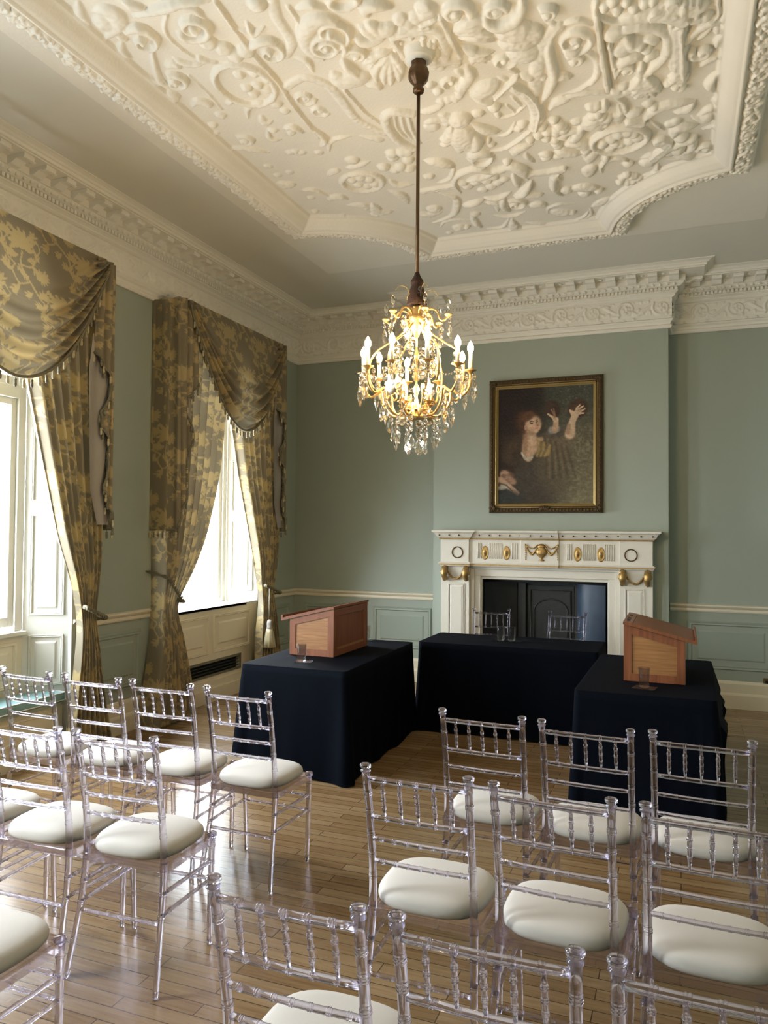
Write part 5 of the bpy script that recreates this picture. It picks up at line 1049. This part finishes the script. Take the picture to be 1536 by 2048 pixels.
# ------------------------------------------------------------------ chandelier
CB=2.12
ch=thing('crystal_chandelier','gilt brass chandelier hung with cut crystals, candle bulbs lit, on a long brown rod','chandelier',(CHX,CHY,CB))
Zc=lambda z:z-CB
m=MB().lathe([(0,4.165),(.036,4.165),(.040,4.155),(.040,4.140),(.036,4.134),(.048,4.115),(.056,4.090),(.054,4.072),(.044,4.052),(.028,4.034),(.022,4.020),(.029,4.010),(.030,3.998),(.022,3.988),(0,3.988)],(0,0,-CB),32,rib=.05,nr=8); m.build('ceiling_cup',M['bronze'],ch)
MB().tube([(0,0,Zc(4.01)),(0,0,Zc(2.80))],.0098,10).build('rod',M['bronze'],ch)
m=MB().lathe([(.010,3.03),(.016,3.01),(.024,2.995),(.030,2.985),(.031,2.97),(.027,2.96),(.033,2.945),(.040,2.92),(.046,2.89),(.050,2.86),(.047,2.853),(.02,2.855)],(0,0,-CB),40,rib=.09,nr=20); m.build('silk_tassel',M['brownsilk'],ch)
m=MB().lathe([(0,2.86),(.02,2.855),(.038,2.84),(.044,2.82),(.036,2.80),(.044,2.795),(.05,2.785),(.040,2.77),(.03,2.75),(.02,2.72),(.012,2.69),(0,2.685)],(0,0,-CB),24,rib=.05,nr=12); m.build('crown_body',M['gold'],ch)
m=MB().lathe([(.005,2.70),(.005,2.62),(.012,2.60),(.015,2.585),(.010,2.57),(.005,2.55),(.005,2.44),(.014,2.425),(.018,2.41),(.010,2.39),(.007,2.37),(.014,2.33),(.045,2.31),(.07,2.285),(.085,2.262),(.088,2.25),(.075,2.243),(0,2.24)],(0,0,-CB),24); m.build('central_stem',M['gold'],ch)
def leafring(z,r,n,nm,up=1):
    m=MB()
    for k in range(n):
        a=2*PI*k/n; c,s=math.cos(a),math.sin(a); m.tube([(r*.5*c,r*.5*s,Zc(z)),(r*c,r*s,Zc(z+up*.012)),(r*1.35*c,r*1.35*s,Zc(z+up*.004))],[.005,.010,.002],6,flat=.5)
    m.build(nm,M['gold'],ch)
leafring(2.285,.075,10,'leaf_collar'); leafring(2.83,.035,8,'crown_leaves')
# wire antennae
for k in range(4):
    a=PI/4+PI/2*k; c,s=math.cos(a),math.sin(a); MB().tube(catmull([(.03*c,.03*s,Zc(2.88)),(.06*c,.06*s,Zc(2.94)),(.10*c,.10*s,Zc(2.945)),(.125*c,.125*s,Zc(2.92))],12),.0018,5).build('wire_spray',M['frameedge'],ch)
def polar(pts,a,z0=0): c,s=math.cos(a),math.sin(a); return [(r*c,r*s,Zc(z)+z0) for r,z in pts]
# crystals -------------------------------------------------------------
def octabead(m,z,r=.0095,th=.6):
    m.lathe([(0,z+r),(r*.75,z+r*.55),(r,z),(r*.75,z-r*.55),(0,z-r)],(0,0,0),8,smooth=False,sy=th)
def plq(m,z0,outline,th=.005):
    n=len(outline); cx=sum(p[0] for p in outline)/n; cz=sum(p[1] for p in outline)/n
    P=lambda s,d:[(cx+(a-cx)*s,d,z0+cz+(b-cz)*s) for a,b in outline]
    R=[P(.72,-th),P(1,-th*.15),P(1,th*.15),P(.72,th)]; v=sum(R,[]); f=[tuple(range(n-1,-1,-1)),tuple(range(3*n,4*n))]+[(i*n+k,i*n+(k+1)%n,(i+1)*n+(k+1)%n,(i+1)*n+k) for i in range(3) for k in range(n)]; m.add(v,f)
def mirror(h): return h+[(-a,b) for a,b in h[::-1] if abs(a)>1e-6]
cross=mirror([(0,0),(.010,-.004),(.012,-.018),(.010,-.026),(.024,-.032),(.029,-.044),(.022,-.055),(.026,-.066),(.016,-.078),(.006,-.092),(0,-.10)])
pear=mirror([(0,0),(.007,-.012),(.017,-.030),(.021,-.046),(.017,-.060),(.008,-.070),(0,-.073)])
def pendant(kind):
    m=MB()
    if kind=='spear':
        octabead(m,-.010,.010); octabead(m,-.031,.012); m.lathe([(0,-.044),(.007,-.050),(.012,-.062),(.009,-.070),(.014,-.085),(.013,-.10),(.006,-.122),(0,-.145)],(0,0,0),8,smooth=False)
    elif kind=='cross': octabead(m,-.010,.012); octabead(m,-.033,.010); plq(m,-.045,cross,.006)
    elif kind=='pear': octabead(m,-.009,.009); octabead(m,-.027,.010); plq(m,-.038,pear,.007)
    elif kind=='bead': octabead(m,-.010,.013); m.lathe([(0,-.024),(.012,-.032),(.016,-.044),(.010,-.056),(0,-.066)],(0,0,0),8,smooth=False,sy=.7)
    else: octabead(m,-.013,.017,.8); octabead(m,-.042,.013,.8); octabead(m,-.066,.016,.8); plq(m,-.080,pear,.008)
    return m.build('crystal_pendant',M['crystal'],ch)
PD={k:pendant(k) for k in('spear','cross','pear','bead','long')}; used=set()
def hangc(kind,r,z,a,par=None,tw=0):
    o=PD[kind]
    if kind in used: o=o.copy(); COL.objects.link(o)
    used.add(kind); o.parent=ch; o.location=(r*math.cos(a),r*math.sin(a),Zc(z)); o.scale=(1.22,1.22,1.15); o.rotation_euler=(0,0,a+PI/2+tw)
# cage bands
for k in range(6):
    a=2*PI*(k+.25)/6; pts=catmull(polar([(.035,2.755),(.085,2.70),(.15,2.655),(.215,2.61),(.248,2.54),(.246,2.46),(.225,2.42)],a),22); MB().tube(pts,.0062,7,flat=.7).build('cage_band',M['gold'],ch)
    hangc('long',.115,2.66,a+.35,tw=.3); hangc('bead',.20,2.61,a+.1)
# crown arms
for k in range(6):
    a=2*PI*(k+.05)/6; o=MB().tube(catmull(polar([(.03,2.80),(.065,2.83),(.105,2.82),(.125,2.775),(.145,2.765),(.170,2.785)],a),20),.0055,7); o.lathe([(.004,2.775),(.02,2.79),(.022,2.796),(.004,2.792)],(.17*math.cos(a),.17*math.sin(a),-CB),12)
    o.build('crown_arm',M['gold'],ch); hangc('pear',.178,2.785,a); hangc('bead',.128,2.77,a+.25)
    m=MB(); octabead(m,.022,.008,.9); m.lathe([(0,.03),(.010,.04),(.013,.055),(.008,.07),(0,.082)],(0,0,0),8,smooth=False); q=m.build('crystal_finial',M['crystal'],ch); q.location=(.17*math.cos(a),.17*math.sin(a),Zc(2.795))
m=MB(); octabead(m,0,.018,1); octabead(m,.03,.012,1); q=m.build('crystal_finial',M['crystal'],ch); q.location=(.03,-.04,Zc(2.90))
m=MB().lathe([(0,2.575),(.022,2.56),(.03,2.53),(.018,2.50),(.026,2.48),(.014,2.455),(0,2.45)],(0,0,-CB),8,smooth=False); m.build('crystal_column',M['crystal'],ch)
# beads strung round the crown and the arms
def string(p,q,sag,n,r,par):
    m=MB()
    for k in range(n+1):
        t=k/n; c=[lerp(p[i],q[i],t) for i in range(3)]; c[2]-=sag*4*t*(1-t); m.lathe([(0,r),(r*.8,r*.4),(r*.8,-r*.4),(0,-r)],c,6,smooth=False)
    m.build('bead_string',M['crystal'],par)
NA=10; ax=[2*PI*(k+.32)/NA for k in range(NA)]
bulbm=None
def candle(a,r,z,h,par,down=False):
    global bulbm
    c,s=math.cos(a),math.sin(a); sg=-1 if down else 1
    MB().lathe([(.004,-.012*sg),(.012,-.008*sg),(.018,0),(.032,.004*sg),(.033,.007*sg),(.012,.006*sg)],(r*c,r*s,Zc(z)),14,rib=.05,nr=7).build('drip_pan',M['gold'],par)
    MB().tube([(r*c,r*s,Zc(z)+.005*sg),(r*c,r*s,Zc(z)+h*sg)],.0108,12).build('candle_sleeve',M['sleeve'],par)
    if bulbm is None:
        bulbm=MB().lathe([(.004,0),(.009,.004),(.0145,.014),(.0165,.024),(.0145,.036),(.009,.048),(.004,.057),(0,.062)],(0,0,0),14).build('bulb',M['bulb'],par); b=bulbm
    else: b=bulbm.copy(); COL.objects.link(b); b.parent=par
    b.location=(r*c,r*s,Zc(z)+(h-.001)*sg); b.rotation_euler=(PI if down else 0,0,0)
for k,a in enumerate(ax):
    pts=catmull(polar([(.035,2.335),(.075,2.275),(.13,2.275),(.175,2.335),(.185,2.40),(.215,2.385),(.245,2.375),(.278,2.42),(.282,2.488)],a),40)
    arm=MB().tube(pts,[.0068]*41,8)
    cur=[tuple(p) for p in catmull(polar([(.185,2.395),(.155,2.41),(.145,2.385),(.16,2.37),(.172,2.385)],a),14)]; arm.tube(cur,.0045,6)
    arm=arm.build('arm',M['gold'],ch); candle(a,.282,2.498,.088 if k%2 else .098,arm)
    hangc('cross' if k%2 else 'spear',.300,2.492,a,tw=.2*(-1)**k); hangc('pear' if k%2 else 'bead',.262,2.49,a+.10); hangc('bead',.305,2.475,a-.10)
    hangc('spear' if k%3==0 else 'long' if k%3==1 else 'pear',.185,2.372,a+.06); hangc(('pear','spear','long','spear','cross')[k%5],.125,2.262,a+.2)
    if k%2==0: hangc('long',.05,2.245,a+.1)
    b=ax[(k+1)%NA]; string((.30*math.cos(a),.30*math.sin(a),Zc(2.485)),(.30*math.cos(b),.30*math.sin(b),Zc(2.485)),.045,11,.006,ch)
for k in range(4):
    a=PI/4+2*PI*k/4+.3; pts=catmull(polar([(.03,2.30),(.06,2.27),(.088,2.285),(.090,2.325)],a),14); arm=MB().tube(pts,.0055,7).build('inner_arm',M['gold'],ch); candle(a,.09,2.332,.06,arm)
for k in range(2):
    a=PI*k+.1; pts=catmull(polar([(.02,2.80),(.045,2.82),(.055,2.79)],a),10); arm=MB().tube(pts,.005,7).build('inner_arm',M['gold'],ch); candle(a,.055,2.782,.04,arm,True)
# ------------------------------------------------------------------ daylight, sky and camera
w=bpy.data.worlds.new('overcast_sky'); SC.world=w; w.use_nodes=True; nt=w.node_tree; nt.nodes.clear()
wo=nt.nodes.new('ShaderNodeOutputWorld'); bg=nt.nodes.new('ShaderNodeBackground'); tc=nt.nodes.new('ShaderNodeTexCoord'); sx=nt.nodes.new('ShaderNodeSeparateXYZ'); cr=nt.nodes.new('ShaderNodeValToRGB')
mr=nt.nodes.new('ShaderNodeMapRange'); mr.inputs['From Min'].default_value=-1; mr.inputs['From Max'].default_value=1
nt.links.new(tc.outputs['Generated'],sx.inputs[0]); nt.links.new(sx.outputs['Z'],mr.inputs['Value']); nt.links.new(mr.outputs[0],cr.inputs[0]); nt.links.new(cr.outputs[0],bg.inputs[0]); nt.links.new(bg.outputs[0],wo.inputs[0])
e=cr.color_ramp.elements; e[0].position=.40; e[0].color=(.44,.44,.43,1); e[1].position=.56; e[1].color=(.88,.94,1.0,1)
bg.inputs['Strength'].default_value=WORLD
for i,c in enumerate(WC):
    l=bpy.data.lights.new('window_daylight_portal','AREA'); l.shape='RECTANGLE'; l.size=2*WI; l.size_y=WTOP-.9; l.cycles.is_portal=True
    o=bpy.data.objects.new('window_daylight_portal',l); COL.objects.link(o); o.location=(XL-WD-.11,c,(WTOP+.9)/2); o.rotation_euler=(PI/2,0,-PI/2)
# area-light portals face the room (+x)
cam=bpy.data.cameras.new('camera'); co=bpy.data.objects.new('camera',cam); COL.objects.link(co); SC.camera=co
cam.sensor_fit='VERTICAL'; cam.sensor_height=24; cam.lens=24*1525/2048; cam.clip_start=.05; cam.clip_end=200
yaw,pit,rol=[math.radians(v) for v in(-21.25,1.53,.48)]
f=Vector((math.sin(yaw)*math.cos(pit),math.cos(yaw)*math.cos(pit),math.sin(pit))); r=Vector((math.cos(yaw),-math.sin(yaw),0)); u=r.cross(f)
r2=r*math.cos(rol)+u*math.sin(rol); u2=-r*math.sin(rol)+u*math.cos(rol)
co.matrix_world=Matrix(((r2.x,u2.x,-f.x,0),(r2.y,u2.y,-f.y,0),(r2.z,u2.z,-f.z,1.66),(0,0,0,1)))
vs_=SC.view_settings; vs_.view_transform='Standard'; vs_.look='None'; vs_.gamma=1; vs_.use_curve_mapping=False; vs_.exposure=EXPO
cy=SC.cycles; cy.max_bounces=12; cy.diffuse_bounces=4; cy.glossy_bounces=4; cy.transmission_bounces=8; cy.transparent_max_bounces=24
cy.caustics_reflective=False; cy.caustics_refractive=False; cy.sample_clamp_indirect=6; cy.use_denoising=True; cy.use_adaptive_sampling=True; cy.adaptive_threshold=.05
